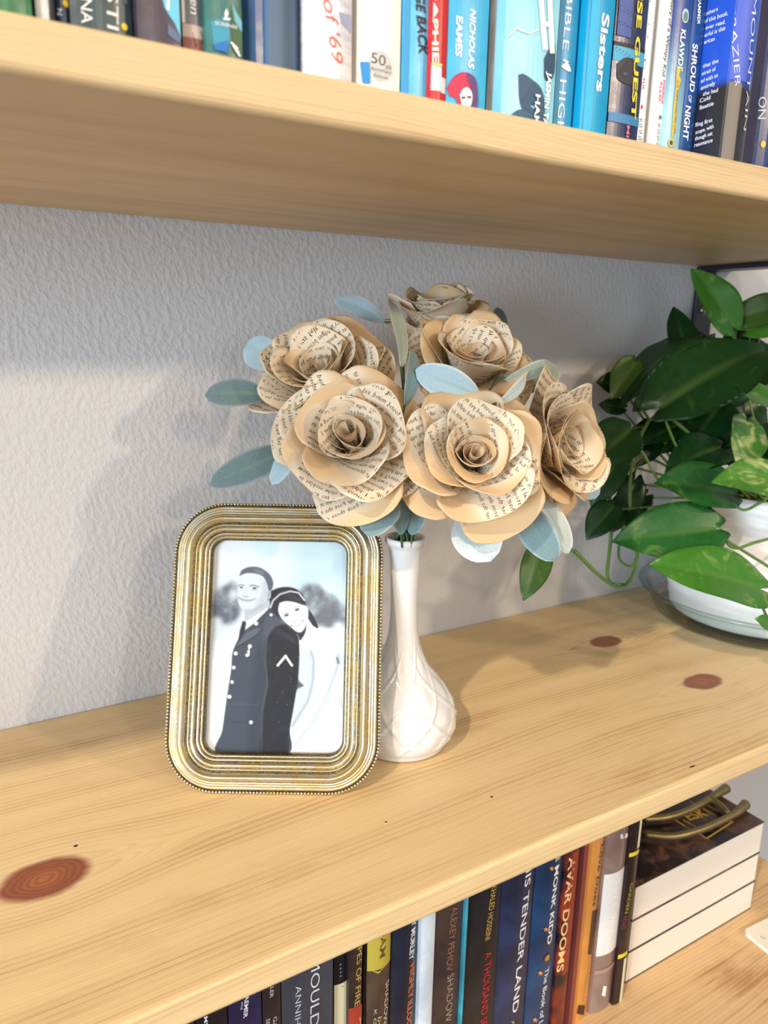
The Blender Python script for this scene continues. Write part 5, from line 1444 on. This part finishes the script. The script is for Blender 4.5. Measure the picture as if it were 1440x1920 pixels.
# ---- flat stack of three thick paperbacks
ART = Mat('dark_painted_cover', 0.25, 0, 0.5)
_c = ART.coord(); _n = ART.noise(_c, 16.0, 5, 0.6, 1.5); _n2 = ART.noise(_c, 38.0, 4, 0.6, 1.0)
ART.color(ART.mix(_n2.step(0.52, 0.72) * 0.6, ART.mix(_n.step(0.42, 0.66), lin(26, 18, 20), lin(96, 66, 52)), lin(150, 96, 84)))
SX0, SX1, SY0, SY1 = 0.4985, 0.690, -0.182, -0.052
zz = ZB
LBS = ('bottom book of the flat stack of three thick white-edged paperbacks', 'middle book of the flat stack of three thick white-edged paperbacks', 'top book of the flat stack, dark painted cover with gold frame lines')
for k in range(3):
    T_ = 0.0345 if k < 2 else 0.0370
    r = empty('book', ((SX0 + SX1) / 2, (SY0 + SY1) / 2, zz), LBS[k], 'book', 'flat stack of thick paperbacks')
    hx, hy = (SX1 - SX0) / 2, (SY1 - SY0) / 2
    cm = ART.m if k == 2 else flat((52, 46, 46), 0.35)
    mesh('front_cover', *box(-hx, hx, -hy, hy, T_ - 0.0011, T_ - 0.0002), cm, r)
    mesh('back_cover', *box(-hx, hx, -hy, hy, 0.0, 0.0009), cm, r)
    mesh('spine', *box(-hx, hx, hy - 0.0006, hy, 0.0005, T_ - 0.0007), cm, r)
    mesh('pages', *box(-hx + 0.0006, hx - 0.0006, -hy + 0.0005, hy - 0.0008, 0.0009, T_ - 0.0011), PAGES_FLAT.m, r)
    if k == 2:
        top = T_ - 0.0001; GOLD = flat((214, 178, 92), 0.35, 0.5)

        def tp(px, py): q = hit((px, py), 2, zz + T_); return np.array([q[0] - (SX0 + SX1) / 2, q[1] - (SY0 + SY1) / 2, top])
        def seg(a, b, w, nm='gold_line'):
            A, B = tp(*a), tp(*b); d = nrm(B - A); n_ = np.array([-d[1], d[0], 0]) * w / 2
            mesh(nm, [A + n_, B + n_, B - n_, A - n_], [(0, 1, 2, 3)], GOLD, r)
        for a, bb in (((1325, 1572), (1373, 1541)), ((1373, 1541), (1364, 1534)), ((1325, 1572), (1300, 1556)), ((1318, 1516), (1344, 1530)), ((1266, 1537), (1294, 1555)), ((1328, 1510), (1348, 1522)), ((1280, 1536), (1304, 1550)), ((1294, 1502), (1304, 1508))):
            seg(a, bb, 0.0018)
        A = tp(1293, 1538); Bq = tp(1330, 1528); d = nrm(Bq - A)
        text_mesh('lettering', 'ESK', GOLD, A, d, np.cross([0, 0, 1.0], d), np.linalg.norm(Bq - A), 0.012, (0, 0, 0.00005), r, 0.03)
    zz += T_
# ---- bronze ornament of bent rods
Mbr = Mat('aged_bronze', 0.42, 0.75); Mbr.color(Mbr.mix(Mbr.noise(Mbr.coord(), 80.0, 3), lin(120, 104, 64), lin(168, 150, 104)))
ZO = zz + 0.0055
orn = empty('bronze_ornament', tuple(hit((1320, 1540), 2, zz)), 'bronze ornament of two bent rods lying on the flat book stack', 'ornament')
ob = np.array(orn.location)
R1 = spline([hit(q, 2, ZO) - ob for q in ((1206, 1564), (1262, 1568), (1312, 1556), (1350, 1540), (1380, 1524), (1398, 1508))], 30)
mesh('front_rod', *tube(R1, np.concatenate([np.full(22, 0.0035), np.linspace(0.0037, 0.0052, 8)]), 12), Mbr.m, orn, True)
R2 = spline([hit(q, 2, ZO) - ob for q in ((1206, 1536), (1252, 1532), (1298, 1516), (1336, 1494), (1362, 1478))], 30)
mesh('rear_rod', *tube(R2, np.concatenate([np.full(22, 0.0035), np.linspace(0.0037, 0.0052, 8)]), 12), Mbr.m, orn, True)
R3 = spline([hit(q, 2, ZO) - ob for q in ((1330, 1497), (1346, 1506), (1366, 1526))], 10)
mesh('cross_bar', *tube(R3, 0.0034, 10), Mbr.m, orn, True)
# ---- printed card at the front of the bottom shelf
ca_ = hit((1393, 1744), 2, ZB + 0.004); d1 = nrm(hit((1440, 1721), 2, ZB + 0.004) - ca_); d2 = np.array([d1[1], -d1[0], 0])
cs_ = 0.095
P = [ca_ + d1 * a + d2 * b_ for a, b_ in ((0.004, 0), (cs_, 0), (cs_, cs_), (0.004, cs_), (0, cs_ - 0.004), (0, 0.004))]
card = empty('coaster', tuple(P[0] * [1, 1, 0] + np.array([0, 0, ZB])), 'white coaster with grey line drawings at the front of the lowest shelf', 'coaster')
cb = np.array(card.location)
Vc = [p - cb - [0, 0, 0.004] for p in P] + [p - cb for p in P]
o = mesh('slab', Vc, [(5, 4, 3, 2, 1, 0), tuple(range(6, 12))] + [(i, (i + 1) % 6, 6 + (i + 1) % 6, 6 + i) for i in range(6)], flat((244, 238, 222), 0.6), card)
rs_ = np.random.RandomState(5)
dp, dfc = [], []
for q in range(26):
    c = ca_ + d1 * rs_.uniform(0.008, 0.09) + d2 * rs_.uniform(0.008, 0.09) - cb + [0, 0, 0.00006]; r_ = rs_.uniform(0.0015, 0.004); a0 = rs_.uniform(0, 6)
    for k in range(7):
        a = a0 + k * 0.6; b_ = a + 0.6; k0 = len(dp)
        for (an, rr) in ((a, r_), (b_, r_ * 0.93), (b_, r_ * 0.93 - 0.0006), (a, r_ - 0.0006)): dp.append(c + [rr * math.cos(an), rr * 1.3 * math.sin(an), 0])
        dfc.append((k0, k0 + 1, k0 + 2, k0 + 3))
mesh('line_drawing', dp, dfc, flat((120, 116, 108), 0.7), card)
